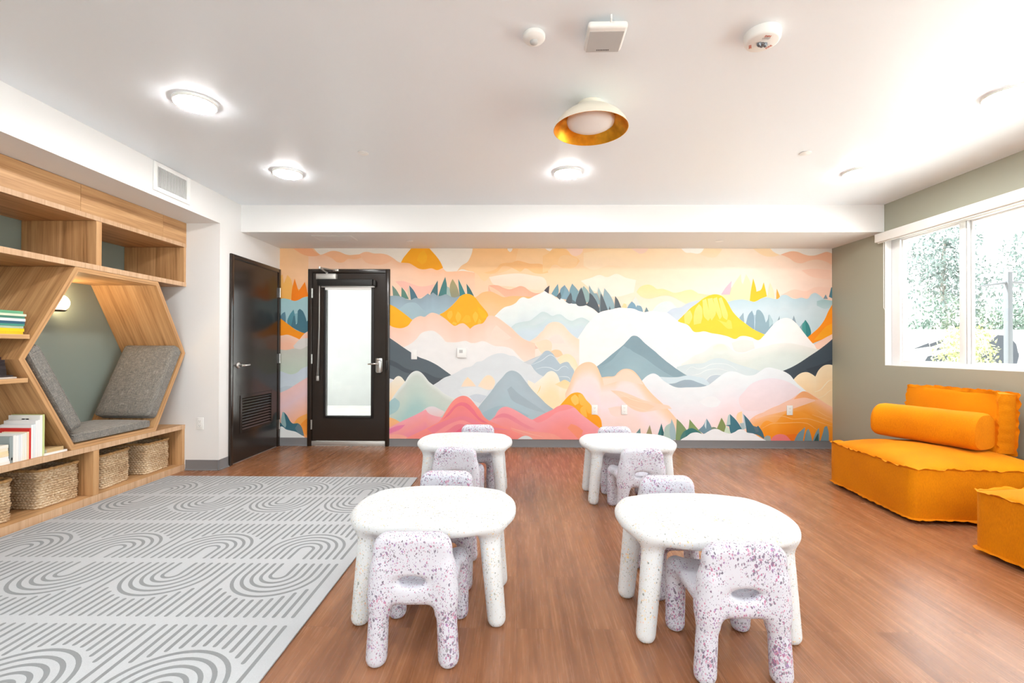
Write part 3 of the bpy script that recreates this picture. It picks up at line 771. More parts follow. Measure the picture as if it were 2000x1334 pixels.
["P",[252,226,195],[248,230,210],[[-479,735],[-430,813],[-372,867],[-323,862],[-273,794],[-293,706],[-351,691]]],
["P",[229,235,239],[229,235,239],[[-724,694],[-626,714],[-499,725],[-351,686],[-390,598],[-626,597]]],
["P",[208,218,228],[208,218,228],[[-586,617],[-498,641],[-371,618],[-449,529],[-528,558]]],
["P",[178,196,208],[182,200,211],[[76,1028],[196,1080],[274,1114],[335,1166],[374,1170],[423,1139],[472,1071],[516,1008],[570,1032],[609,1034],[648,984],[687,920],[634,778],[570,807],[516,788],[497,836],[453,890],[404,904],[345,865],[326,850],[247,894],[198,943],[159,996]]],
["P",[206,213,218],[206,213,218],[[79,1030],[215,1080],[313,1139],[235,1060],[157,1001],[128,1006]]],
["L",[226,234,238],7,[[159,996],[227,1021],[306,1060],[364,1105],[403,1118],[442,1100],[482,1051],[516,1008]]],
["L",[226,234,238],7,[[223,945],[306,968],[394,963],[482,929],[531,968],[579,983],[618,954]]],
["L",[226,234,238],7,[[501,854],[560,856],[619,846],[643,812]]],
["H",455,[[0,[247,240,224]],[112,[252,236,210]],[249,[253,228,185]]],[[125,815],[208,772],[277,826],[326,870],[365,909],[413,924],[453,909],[492,861],[516,792],[570,817],[634,786],[717,681]]],
["P",[253,220,162],[253,228,185],[[453,763],[516,792],[570,817],[634,786],[609,700],[541,719]]],
["L",[250,210,130],8,[[238,650],[267,698],[282,747]]],
["H",46,[[0,[236,242,246]],[137,[233,238,243]],[280,[238,234,240]],[467,[247,226,230]],[685,[249,218,208]]],[[1467,767],[1515,821],[1574,874],[1642,899],[1700,875],[1758,817],[1826,773],[1904,736],[1962,728],[2039,732],[2136,734],[2233,741],[2301,760],[2359,800],[2427,853],[2495,902],[2562,927],[2630,922],[2698,898],[2756,879],[2814,879],[2862,889],[2930,933],[2988,970],[3036,977],[3104,963],[3172,944],[3239,915],[3288,881],[3326,833],[3374,779],[3432,731],[3501,663],[3539,596]]],
["H",46,[[0,[254,206,168]],[87,[254,214,188]],[186,[250,228,224]],[373,[246,226,230]],[591,[249,222,215]]],[[580,651],[629,759],[668,866],[706,945],[755,998],[814,1028],[882,1033],[931,1009],[970,965],[999,897],[1019,848],[1087,858],[1175,866],[1214,907],[1272,947],[1340,952],[1398,932],[1457,874],[1506,806],[1564,723],[1652,626],[1768,520],[1885,393],[2002,238],[2099,73]]],
["P",[253,216,192],[253,222,204],[[1028,838],[1175,858],[1272,937],[1340,942],[1457,860],[1525,762],[1428,781],[1262,810],[1136,780],[1048,750]]],
["P",[253,212,186],[253,216,196],[[1126,692],[1243,683],[1360,644],[1525,577],[1671,539],[1827,510],[1866,471],[1768,471],[1603,441],[1496,431],[1380,479],[1292,547],[1214,624]]],
["P",[253,206,174],[253,212,184],[[1243,610],[1380,606],[1662,500],[1574,450],[1477,438],[1360,488]]],
["L",[254,226,206],5,[[1243,654],[1380,586],[1564,538]]],
["L",[254,224,204],5,[[1341,518],[1458,479],[1574,446]]],
["P",[251,218,206],[250,222,214],[[1097,478],[1243,498],[1331,449],[1263,381],[1146,390]]],
["P",[238,228,236],[246,222,224],[[2834,787],[3056,846],[3249,808],[3413,711],[3326,614],[3152,535],[2911,456],[2718,475],[2669,592],[2737,689]]],
["P",[238,240,244],[238,240,244],[[2195,560],[2292,619],[2379,620],[2456,561],[2408,503],[2282,502]]],
["H",46,[[0,[250,198,168]],[112,[250,180,110]],[249,[248,160,50]]],[[2756,300],[2863,393],[3008,452],[3201,550],[3326,614],[3394,670],[3442,692],[3490,683],[3548,649],[3635,596],[3722,538],[3798,495]]],
["P",[249,205,186],[249,200,170],[[2863,374],[3056,486],[3249,565],[3394,669],[3442,688],[3490,679],[3587,576],[3394,507],[3249,458],[3008,399],[2872,350]]],
["P",[247,176,120],[247,176,120],[[3326,594],[3394,663],[3442,688],[3490,679],[3625,591],[3548,595],[3461,614]]],
["H",46,[[0,[250,164,55]],[124,[248,152,25]],[249,[246,140,10]]],[[2911,233],[2959,311],[3008,336],[3104,312],[3162,370],[3220,419],[3326,449],[3413,444],[3490,411],[3586,363],[3798,301]]],
["L",[254,202,140],5,[[2853,325],[2959,369],[3124,394],[3239,380],[3316,356],[3490,362],[3683,305],[3794,272]]],
["L",[254,202,140],5,[[2950,243],[3056,297],[3201,307],[3480,306],[3606,227]]],
["L",[254,202,140],5,[[3548,411],[3683,363],[3794,320]]],
["L",[254,202,140],5,[[3596,470],[3683,412],[3794,364]]],
["P",[240,128,128],[240,128,128],[[3027,69],[3094,154],[3162,174],[3230,160],[3316,70]]],
["P",[243,120,15],[243,120,15],[[3230,167],[3336,177],[3394,168],[3345,80],[3307,90]]],
["P",[126,156,166],[126,156,166],[[3326,80],[3374,177],[3463,262],[3456,207],[3432,80]]],
["P",[126,156,166],[126,156,166],[[3446,81],[3480,217],[3504,241],[3528,178],[3550,81]]],
["P",[126,156,166],[126,156,166],[[3548,81],[3586,188],[3627,254],[3636,169],[3634,82]]],
["P",[126,156,166],[126,156,166],[[3639,82],[3673,188],[3697,266],[3726,273],[3745,189],[3745,82]]],
["P",[45,90,90],[45,90,90],[[3562,81],[3606,169],[3620,188],[3625,82]]],
["P",[96,132,134],[96,132,134],[[1484,238],[1434,177],[1492,158]]],
["P",[152,146,108],[152,146,108],[[1599,277],[1553,158],[1631,158]]],
["P",[52,120,122],[52,120,122],[[1740,297],[1696,159],[1780,145]]],
["P",[40,95,100],[40,95,100],[[1740,297],[1738,149],[1780,145]]],
["P",[176,200,192],[176,200,192],[[1861,306],[1788,257],[1764,145],[1866,101]]],
["P",[160,186,194],[160,186,194],[[1861,356],[1837,198],[1856,92],[1916,102],[1905,238]]],
["P",[128,152,104],[128,152,104],[[1924,352],[1982,297],[2045,214],[2070,161],[1963,87],[1910,87]]],
["P",[70,125,120],[70,125,120],[[2021,209],[2060,209],[2099,161],[1963,87],[1973,141]]],
["P",[130,156,98],[130,156,98],[[2078,348],[2146,268],[2229,171],[2137,161],[2040,122],[2040,209],[2064,238]]],
["P",[50,116,116],[50,116,116],[[2030,214],[2108,241],[2229,171],[2098,151],[2030,122]]],
["P",[112,146,162],[112,146,162],[[2282,358],[2321,298],[2355,220],[2263,162],[2180,215],[2243,278]]],
["P",[205,220,226],[205,220,226],[[2282,356],[2277,230],[2258,278]]],
["P",[130,150,130],[130,150,130],[[2330,250],[2379,255],[2418,230],[2360,211]]],
["P",[130,146,88],[130,146,88],[[2461,369],[2495,309],[2512,260],[2490,182],[2403,230]]],
["P",[254,218,170],[254,218,170],[[2660,426],[2708,446],[2708,310],[2679,300],[2640,358]]],
["P",[182,206,206],[182,206,206],[[2543,396],[2564,413],[2570,280],[2519,275]]],
["P",[60,116,132],[60,116,132],[[2563,413],[2630,348],[2679,280],[2713,222],[2621,168],[2568,178],[2553,265],[2503,275],[2568,285]]],
["P",[170,192,198],[170,192,198],[[2679,300],[2737,310],[2756,242],[2708,222]]],
["P",[186,206,214],[186,206,214],[[2713,428],[2735,397],[2758,300],[2739,232]]],
["P",[66,110,126],[66,110,126],[[2729,409],[2785,349],[2843,272],[2872,252],[2901,274],[2950,204],[2983,105],[2892,165],[2766,184],[2751,281]]],
["P",[95,118,130],[95,118,130],[[2843,272],[2892,252],[2911,204],[2872,194]]],
["P",[206,224,202],[206,224,202],[[2514,265],[2539,251],[2577,173],[2490,182]]],
["P",[160,172,170],[160,172,170],[[2969,126],[3008,156],[3046,146],[3056,78],[2969,78]]],
["H",46,[[0,[240,242,246]]],[[1933,62],[1982,107],[2040,139],[2098,180],[2166,190],[2243,171],[2301,201],[2360,230],[2418,230],[2476,202],[2563,178],[2621,198],[2669,227],[2718,227],[2766,193],[2843,179],[2911,141],[2993,98]]],
["P",[241,238,226],[253,220,172],[[-1565,755],[-1523,789],[-1484,838],[-1450,856],[-1415,844],[-1361,780],[-1464,652],[-1564,495]]],
["H",46,[[0,[230,236,234]],[62,[208,218,210]],[249,[196,216,208]],[436,[172,208,206]]],[[-1569,514],[-1513,603],[-1434,711],[-1366,790],[-1327,854],[-1278,903],[-1228,920],[-1177,903],[-1128,855],[-1078,791],[-1024,749],[-970,713],[-901,654],[-822,611],[-763,586],[-684,538],[-625,479]]],
["P",[165,200,205],[168,205,208],[[-1562,534],[-1491,593],[-1432,534],[-1461,436],[-1561,377]]],
["P",[252,194,128],[251,180,140],[[-1563,355],[-1492,333],[-1408,287],[-1482,245],[-1562,210]]],
["H",232,[[0,[172,190,200]],[124,[178,196,206]],[373,[176,200,210]]],[[-488,460],[-429,539],[-332,657],[-254,765],[-185,843],[-127,907],[-78,927],[-29,920],[30,883],[99,796],[177,698],[275,601],[354,523],[452,450]]],
["P",[164,182,194],[170,188,199],[[-126,697],[-77,736],[1,658],[109,580],[256,483],[354,415],[217,444],[41,512],[-67,570]]],
["P",[166,192,204],[166,192,204],[[-429,412],[-331,461],[-204,501],[-37,462],[139,385],[100,336],[-233,344],[-350,324]]],
["P",[233,225,231],[240,205,205],[[-1185,403],[-1087,480],[-1018,487],[-949,458],[-880,424],[-929,365],[-1057,355]]],
["H",46,[[0,[247,168,180]],[124,[248,160,160]],[280,[240,140,175]],[373,[250,165,155]]],[[-1568,222],[-1460,279],[-1372,324],[-1283,364],[-1195,408],[-1116,452],[-1077,404],[-988,370],[-900,356]]],
["P",[236,130,170],[236,130,170],[[-1560,210],[-1460,250],[-1362,265],[-1420,211],[-1560,151]]],
["P",[252,175,160],[252,175,160],[[-1560,142],[-1489,147],[-1410,142],[-1312,104],[-1311,74],[-1560,73]]],
["P",[254,174,14],[254,160,0],[[507,496],[580,582],[648,646],[717,666],[775,652],[834,574],[893,506],[905,400],[971,389],[1010,340],[1028,214],[932,262],[766,388],[698,456],[629,495]]],
["P",[254,200,95],[254,200,95],[[649,602],[697,642],[736,603],[743,534],[698,508],[658,554]]],
["P",[254,194,80],[254,186,60],[[736,642],[775,647],[834,574],[891,506],[893,408],[854,418],[815,496],[766,515],[746,564]]],
["P",[254,190,70],[254,190,70],[[785,496],[824,505],[846,364],[795,383],[759,456]]],
["H",46,[[0,[248,165,172]],[124,[247,158,165]],[280,[250,150,145]]],[[-370,294],[-282,364],[-233,442],[-184,481],[-135,489],[-76,472],[2,433],[100,375],[178,336],[256,361],[354,415],[431,460],[483,494],[561,516],[629,512],[698,476],[766,408],[854,340],[932,282],[1030,209],[1086,165],[1116,117]]],
["P",[251,150,150],[248,148,155],[[185,334],[307,400],[431,460],[483,494],[561,516],[629,512],[683,483],[600,456],[483,426],[366,347],[249,298]]],
["P",[238,138,155],[244,150,160],[[-311,334],[-213,398],[-154,408],[-56,374],[61,297],[218,219],[140,219],[-7,287],[-135,354],[-233,354]]],
["P",[251,152,118],[250,148,120],[[606,236],[649,285],[718,261],[796,203],[772,144],[738,105]]],
["P",[249,160,150],[250,165,150],[[-85,228],[110,199],[432,162],[550,94],[62,92]]],
["L",[253,190,170],6,[[-76,232],[61,189],[179,156],[306,127]]],
["H",46,[[0,[252,150,142]],[93,[250,142,138]],[280,[246,138,150]],[436,[243,130,155]]],[[-1351,103],[-1164,193],[-1017,267],[-949,306],[-900,380],[-841,478],[-783,557],[-724,601],[-665,619],[-616,612],[-567,578],[-508,509],[-458,451],[-409,373],[-350,324],[-252,280],[-85,208],[160,112]]],
["P",[243,122,142],[243,122,142],[[-914,321],[-841,410],[-763,498],[-694,538],[-616,528],[-537,460],[-468,363],[-350,285],[-428,299],[-527,382],[-606,460],[-674,499],[-743,479],[-821,390]]],
["P",[245,138,156],[245,138,156],[[-1096,212],[-958,282],[-802,341],[-664,371],[-546,343],[-409,265],[-85,208],[-330,216],[-526,284],[-664,332],[-801,283],[-1017,164]]],
["P",[252,158,160],[252,158,160],[[-1017,154],[-899,233],[-762,302],[-664,322],[-566,284],[-448,226],[-507,196],[-624,264],[-723,273],[-840,204],[-919,155]]],
["P",[243,110,142],[243,110,142],[[-781,146],[-703,215],[-644,234],[-605,215],[-614,146]]],
["P",[226,233,236],[226,233,236],[[3,96],[62,131],[101,139],[150,126],[189,97]]],
]

# ------------------------------------------------------------------ the room


def struct(name, bm, m, parent=None, label=None, **kw):
    o = done(name, bm, m, parent, **kw)
    if parent is None:
        o['kind'] = 'structure'
    if label:
        o['label'] = label
    return o


T = 0.12
bm = bmesh.new(); box(bm, XNOOK, XR, YF, YB + T, -0.06, 0)
struct('floor', bm, M_FLOOR, label='reddish brown wood plank floor of the room')
bm = bmesh.new(); box(bm, XNOOK - T, XR + T, YF - T, YB + T, ZC, ZC + 0.1)
struct('ceiling', bm, M_CEIL, label='off-white painted ceiling')
bm = bmesh.new(); box(bm, XNOOK - T, XNOOK, YF, YRET, 0, ZC)
struct('wall_left', bm, M_NOOK, label='grey-green wall behind the wooden bookcase')
bm = bmesh.new(); box(bm, XNOOK - T, XL, YRET, YB + T, 0, ZC)
struct('wall_left_return', bm, M_WHITE, label='white wall stepping out beyond the bookcase, around the dark louvred door')
D2 = (-2.557, -1.557, 2.157)
bm = bmesh.new()
box(bm, XL, D2[0], YB, YB + T, 0, ZC); box(bm, D2[1], XR, YB, YB + T, 0, ZC); box(bm, D2[0], D2[1], YB, YB + T, D2[2], ZC)
struct('wall_back', bm, M_WHITE, label='back wall carrying the painted mural')
bm = bmesh.new()
TR = 0.16
box(bm, XR, XR + TR, YF - T, W_Y0, 0, ZC); box(bm, XR, XR + TR, W_Y1, YB + T, 0, ZC)
box(bm, XR, XR + TR, W_Y0, W_Y1, 0, W_Z0); box(bm, XR, XR + TR, W_Y0, W_Y1, W_Z1, ZC)
struct('wall_right', bm, M_SAGE, label='sage grey wall with the wide window')
FX0, FX1, FZ0, FZ1 = -2.6, 3.2, 0.5, 2.5
bm = bmesh.new()
box(bm, XNOOK - T, FX0, YF - T, YF, 0, ZC); box(bm, FX1, XR, YF - T, YF, 0, ZC)
box(bm, FX0, FX1, YF - T, YF, 0, FZ0); box(bm, FX0, FX1, YF - T, YF, FZ1, ZC)
struct('wall_front', bm, M_WHITE, label='white wall behind the viewer, with a window')
bm = bmesh.new(); box(bm, XL, XR, YBEAM, YB, ZB, ZC)
struct('trim_1', bm, M_WHITE, label='white dropped beam along the top of the back wall')
bm = bmesh.new(); box(bm, XNOOK, XL, YF, YRET, ZB, ZC)
struct('trim_2', bm, M_WHITE, label='white soffit running above the bookcase')


def baseboard(name, pts, label):
    """Cove base: pts is the foot of the wall, wall on the left of the path direction's right-hand normal."""
    bm = bmesh.new()
    prof = [(0, 0.1), (0.004, 0.1), (0.005, 0.03), (0.009, 0.012), (0.018, 0.004), (0.018, 0.0005), (0, 0.0005)]
    for (a, b, nx, ny) in pts:
        A = [bm.verts.new((a[0] + nx * d, a[1] + ny * d, z)) for d, z in prof]
        B = [bm.verts.new((b[0] + nx * d, b[1] + ny * d, z)) for d, z in prof]
        n = len(prof)
        bm.faces.new(A); bm.faces.new(B[::-1])
        for i in range(n):
            bm.faces.new((A[i], B[i], B[(i + 1) % n], A[(i + 1) % n]))
    return struct(name, bm, M_BASE, smooth=35, label=label)


baseboard('baseboard_back', [((XL + 0.02, YB), (D2[0], YB), 0, -1), ((D2[1], YB), (XR - 0.005, YB), 0, -1)], 'grey vinyl baseboard under the mural')
baseboard('baseboard_left', [((XCASE + 0.008, YRET), (XL + 0.018, YRET), 0, -1), ((XL, YRET - 0.018), (XL, 4.635), 1, 0)], 'grey vinyl baseboard of the white wall beside the bookcase')
baseboard('baseboard_right', [((XR, YB), (XR, YF), -1, 0)], 'grey vinyl baseboard of the sage wall')

# ---- door_1: dark louvred door in the left wall
d1 = thing('door_1', 'dark bronze flush door with a louvre grille, in the white left wall', 'door', (XL, 5.126, 0))
tag(d1, kind='structure')
Y0, Y1 = 4.637 - 5.126, 5.615 - 5.126
bm = bmesh.new()
for a, b, z0, z1 in ((Y0, Y0 + 0.045, 0.001, 2.15), (Y1 - 0.045, Y1, 0.001, 2.15), (Y0 + 0.045, Y1 - 0.045, 2.105, 2.15)):
    box(bm, 0, 0.022, a, b, z0, z1, 0.002)
done('door_frame', bm, M_DOOR, d1, smooth=40)
bm = bmesh.new()
ly0, ly1, lz0, lz1 = 4.83 - 5.126, 5.43 - 5.126, 0.315, 0.675
for a, b, z0, z1 in ((Y0 + 0.047, ly0, 0.008, 2.103), (ly1, Y1 - 0.047, 0.008, 2.103), (ly0, ly1, 0.008, lz0), (ly0, ly1, lz1, 2.103)):
    box(bm, 0.0, 0.012, a, b, z0, z1)
box(bm, 0.0, 0.002, ly0, ly1, lz0, lz1)
leaf = done('door_leaf', bm, M_DOOR, d1)
bm = bmesh.new()
for a, b, z0, z1 in ((ly0 - .02, ly0 + .012, lz0 - .02, lz1 + .02), (ly1 - .012, ly1 + .02, lz0 - .02, lz1 + .02), (ly0 + .012, ly1 - .012, lz0 - .02, lz0 + .012), (ly0 + .012, ly1 - .012, lz1 - .012, lz1 + .02)):
    box(bm, 0.012, 0.02, a, b, z0, z1, 0.002)
for i in range(11):
    z = lz0 + 0.028 + i * (lz1 - lz0 - 0.03) / 10.6
    box(bm, -0.001, 0.001, ly0 + .012, ly1 - .012, -0.017, 0.017, M=Matrix.Translation((0.009, 0, z)) @ Matrix.Rotation(math.radians(-38), 4, 'Y'))
done('louvre_grille', bm, M_DOOR, leaf)


def lever_handle(parent, M, swap=1):
    """Round rose and a lever; local: x along the lever, y out of the door."""
    bm = bmesh.new()
    R = Matrix.Rotation(-PI / 2, 4, 'X')
    lathe(bm, [(0, 0), (0.033, 0), (0.033, 0.006), (0.029, 0.011), (0.014, 0.013), (0.0125, 0.045), (0, 0.045)], 32, R)
    tube(bm, [(0, 0.043, 0), (0.012 * swap, 0.052, 0), (0.04 * swap, 0.056, 0), (0.09 * swap, 0.056, -0.002), (0.122 * swap, 0.052, -0.004)], [0.011, 0.012, 0.010, 0.009, 0.008], 12)
    return done('lever_handle', bm, M_CHROME, parent, smooth=50, mat4=M)


def hinge(parent, x, y, z, horizontal_axis='x'):
    bm = bmesh.new()
    for k in range(3):
        tube(bm, [(x, y, z - 0.057 + k * 0.039), (x, y, z - 0.057 + k * 0.039 + 0.037)], 0.0075, 10)
    if horizontal_axis == 'y':
        box(bm, x - 0.012, x - 0.009, y - 0.02, y + 0.018, z - 0.057, z + 0.057)
    else:
        box(bm, x - 0.01, x + 0.01, y + 0.006, y + 0.009, z - 0.057, z + 0.057)
    return done('hinge', bm, M_CHROME, parent, smooth=40)


lever_handle(leaf, Matrix.Translation((0.012, 4.775 - 5.126, 1.012)) @ Matrix.Rotation(-PI / 2, 4, 'Z') @ Matrix.Rotation(PI, 4, 'Y'), swap=1)
for z in (1.863, 1.066, 0.268):
    hinge(d1, 0.028, 5.585 - 5.126, z, 'y')

# ---- door_2: glazed door in the back wall
d2 = thing('door_2', 'dark bronze door with a tall glass pane, set in the mural wall', 'door', ((D2[0] + D2[1]) / 2, YB, 0))
tag(d2, kind='structure')
hw = (D2[1] - D2[0]) / 2
bm = bmesh.new()
for a, b, z0, z1 in ((-hw, -hw + 0.05, 0.001, 2.157), (hw - 0.05, hw, 0.001, 2.157), (-hw + 0.05, hw - 0.05, 2.112, 2.157)):
    box(bm, a, b, -0.022, T, z0, z1, 0.002)
done('door_frame', bm, M_DOOR, d2, smooth=40)
gx0, gx1, gz0, gz1 = -2.337 - (-2.057), -1.785 - (-2.057), 0.368, 1.932
bm = bmesh.new()
lx = hw - 0.053
for a, b, z0, z1 in ((-lx, gx0, 0.062, 2.109), (gx1, lx, 0.062, 2.109), (gx0, gx1, 0.062, gz0), (gx0, gx1, gz1, 2.109)):
    box(bm, a, b, 0.0, 0.045, z0, z1)
leaf2 = done('door_leaf', bm, M_DOOR, d2)
bm = bmesh.new()
for a, b, z0, z1 in ((gx0 - .03, gx0, gz0 - .03, gz1 + .03), (gx1, gx1 + .03, gz0 - .03, gz1 + .03), (gx0, gx1, gz0 - .03, gz0), (gx0, gx1, gz1, gz1 + .03)):
    box(bm, a, b, -0.012, 0.0, z0, z1, 0.003)
for x, z in [(gx0 - .015, gz0 + k * .38 + .02) for k in range(5)] + [(gx1 + .015, gz0 + k * .38 + .02) for k in range(5)] + [(gx0 + k * .22 + .05, gz0 - .015) for k in range(3)]:
    lathe(bm, [(0, -0.0005), (0.004, -0.0005), (0.004, 0.0015), (0, 0.002)], 10, Matrix.Translation((x, -0.012, z)) @ Matrix.Rotation(PI / 2, 4, 'X'))
done('glazing_bead', bm, M_BLACK, leaf2, smooth=40)
bm = bmesh.new(); box(bm, gx0, gx1, 0.018, 0.024, gz0, gz1)
done('glass_pane', bm, M_GLASS, leaf2)
bm = bmesh.new(); box(bm, -lx - .004, lx + .004, -0.012, 0.01, 0.004, 0.058, 0.003)
done('door_sweep', bm, M_ALU, leaf2, smooth=40)
bm = bmesh.new()
box(bm, 0.33, 0.412, -0.018, 0.0, 0.905, 1.075, 0.012, 3, m=1)
box(bm, 0.338, 0.404, -0.028, -0.015, 0.895, 1.045, 0.014, 3)
tube(bm, [(0.371, -0.028, 1.005), (0.371, -0.07, 1.005), (0.35, -0.078, 1.005), (0.31, -0.078, 1.004), (0.255, -0.072, 1.001)], [0.013, 0.012, 0.011, 0.010, 0.009], 12)
done('lever_handle', bm, [M_CHROME, M_BLACK], leaf2, smooth=50)
bm = bmesh.new(); box(bm, 0.455, 0.482, -0.034, -0.022, 0.935, 1.045, 0.004)
done('strike_reader', bm, M_BLACK, d2, smooth=40)
for z in (1.862, 1.06, 0.262):
    hinge(d2, -hw + 0.05, -0.024, z)
bm = bmesh.new()
box(bm, -0.387, -0.145, -0.062, -0.001, 2.026, 2.094, 0.006)
cl = done('door_closer', bm, M_ALU, leaf2, smooth=40)
bm = bmesh.new()
tube(bm, [(-0.265, -0.03, 2.094), (-0.265, -0.03, 2.115)], 0.013, 12)
tube(bm, [(-0.265, -0.03, 2.112), (-0.272, -0.22, 2.135)], 0.009, 8)
tube(bm, [(-0.272, -0.22, 2.14), (-0.165, -0.035, 2.14)], 0.008, 8)
tube(bm, [(-0.272, -0.22, 2.125), (-0.272, -0.22, 2.152)], 0.012, 10)
box(bm, -0.19, -0.12, -0.042, -0.022, 2.125, 2.153, 0.004)
done('closer_arm', bm, M_CHROME, cl, smooth=50)

# ---- window_1 in the right wall
w1 = thing('window_1', 'wide white-framed window in the sage wall looking on to a garden', 'window', (XR, 0, 0))
tag(w1, kind='structure')
FX = 0.066
bm = bmesh.new()
box(bm, 0.0005, FX, W_Y1 - 0.004, W_Y1 - 0.0005, W_Z0, W_Z1)
box(bm, 0.0005, FX, W_Y0, W_Y1, W_Z0 - 0.0, W_Z0 + 0.004)
done('reveal', bm, M_VINYL, w1)
bm = bmesh.new()
for a, b, z0, z1 in ((W_Y1 - .11, W_Y1 - .004, W_Z0 + .004, W_Z1), (W_Y0, W_Y0 + .055, W_Z0 + .004, W_Z1), (W_Y0 + .055, W_Y1 - .11, W_Z0 + .004, W_Z0 + .04), (W_Y0 + .055, W_Y1 - .11, W_Z1 - .05, W_Z1)):
    box(bm, FX, FX + 0.07, a, b, z0, z1, 0.003)
done('window_frame', bm, M_VINYL, w1, smooth=40)
wbars = [4.055, 2.55, 1.0]
edges = [W_Y1 - .11] + wbars + [W_Y0 + .055]
for k, (a, b) in enumerate(zip(edges, edges[1:])):
    y1 = a - (0.0 if k == 0 else 0.034)
    y0 = b + (0.0 if k == 3 else 0.034)
    sx = FX + (0.020 if k % 2 == 0 else 0.040)
    bm = bmesh.new()
    for p, q, z0, z1 in ((y1 - .014, y1, W_Z0 + .04, W_Z1 - .05), (y0, y0 + .014, W_Z0 + .04, W_Z1 - .05), (y0 + .014, y1 - .014, W_Z0 + .04, W_Z0 + .055), (y0 + .014, y1 - .014, W_Z1 - .065, W_Z1 - .05)):
        box(bm, sx, sx + 0.02, p, q, z0, z1, 0.003)
    s = done('window_sash', bm, M_VINYL, w1, smooth=40)
    bm = bmesh.new(); box(bm, sx + 0.008, sx + 0.012, y0 + .014, y1 - .014, W_Z0 + .055, W_Z1 - .065)
    done('window_pane', bm, M_GLASS, s)
for y in wbars:
    bm = bmesh.new(); box(bm, FX, FX + 0.07, y - 0.022, y + 0.034, W_Z0 + .04, W_Z1 - .05, 0.004)
    mu = done('mullion', bm, M_VINYL, w1, smooth=40)
    bm = bmesh.new(); box(bm, FX + 0.006, FX + 0.06, y - 0.034, y - 0.0225, W_Z0 + .04, W_Z1 - .05)
    done('painted_shade_strip', bm, M_GREYPL, mu)  # grey strip paints in the shading of the mullion's side face
# ---- window behind the viewer
w2 = thing('window_2', 'white-framed window behind the viewer', 'window', (0, YF, 0))
tag(w2, kind='structure')
bm = bmesh.new()
for a, b, z0, z1 in ((FX0, FX0 + .06, FZ0, FZ1), (FX1 - .06, FX1, FZ0, FZ1), (FX0 + .06, FX1 - .06, FZ0, FZ0 + .06), (FX0 + .06, FX1 - .06, FZ1 - .06, FZ1), (-0.73, -0.67, FZ0 + .06, FZ1 - .06), (1.27, 1.33, FZ0 + .06, FZ1 - .06)):
    box(bm, a, b, -0.1, -0.04, z0, z1, 0.004)
done('window_frame', bm, M_VINYL, w2, smooth=40)
bm = bmesh.new(); box(bm, FX0 + .06, FX1 - .06, -0.075, -0.07, FZ0 + .06, FZ1 - .06)
done('window_pane', bm, M_GLASS, w2)

# ------------------------------------------------------------------ the mural


def spline(pts, closed, seg=5):
    """Catmull-Rom through the points, keeping sharp corners sharp."""
    P = [Vector(p) for p in pts]
    n = len(P)
    tan = []
    for i in range(n):
        if not closed and i in (0, n - 1):
            tan.append((None, None)); continue
        a, b, c = P[i - 1], P[i], P[(i + 1) % n]
        u, v = b - a, c - b
        if u.length < 1e-6 or v.length < 1e-6 or u.angle(v) > math.radians(62):
            tan.append((None, None))
        else:
            L = min(u.length, v.length)
            d = (u.normalized() + v.normalized()).normalized()
            tan.append((d * min(u.length, L * 1.5), d * min(v.length, L * 1.5)))
    out = []
    for i in range(n if closed else n - 1):
        a, b = P[i], P[(i + 1) % n]
        m0 = tan[i][1] or (b - a)
        m1 = tan[(i + 1) % n][0] or (b - a)
        for k in range(seg):
            t = k / seg
            out.append(a * (2 * t**3 - 3 * t**2 + 1) + m0 * (t**3 - 2 * t**2 + t) + b * (-2 * t**3 + 3 * t**2) + m1 * (t**3 - t**2))
    if not closed:
        out.append(P[-1])
    return out


from mathutils.geometry import delaunay_2d_cdt


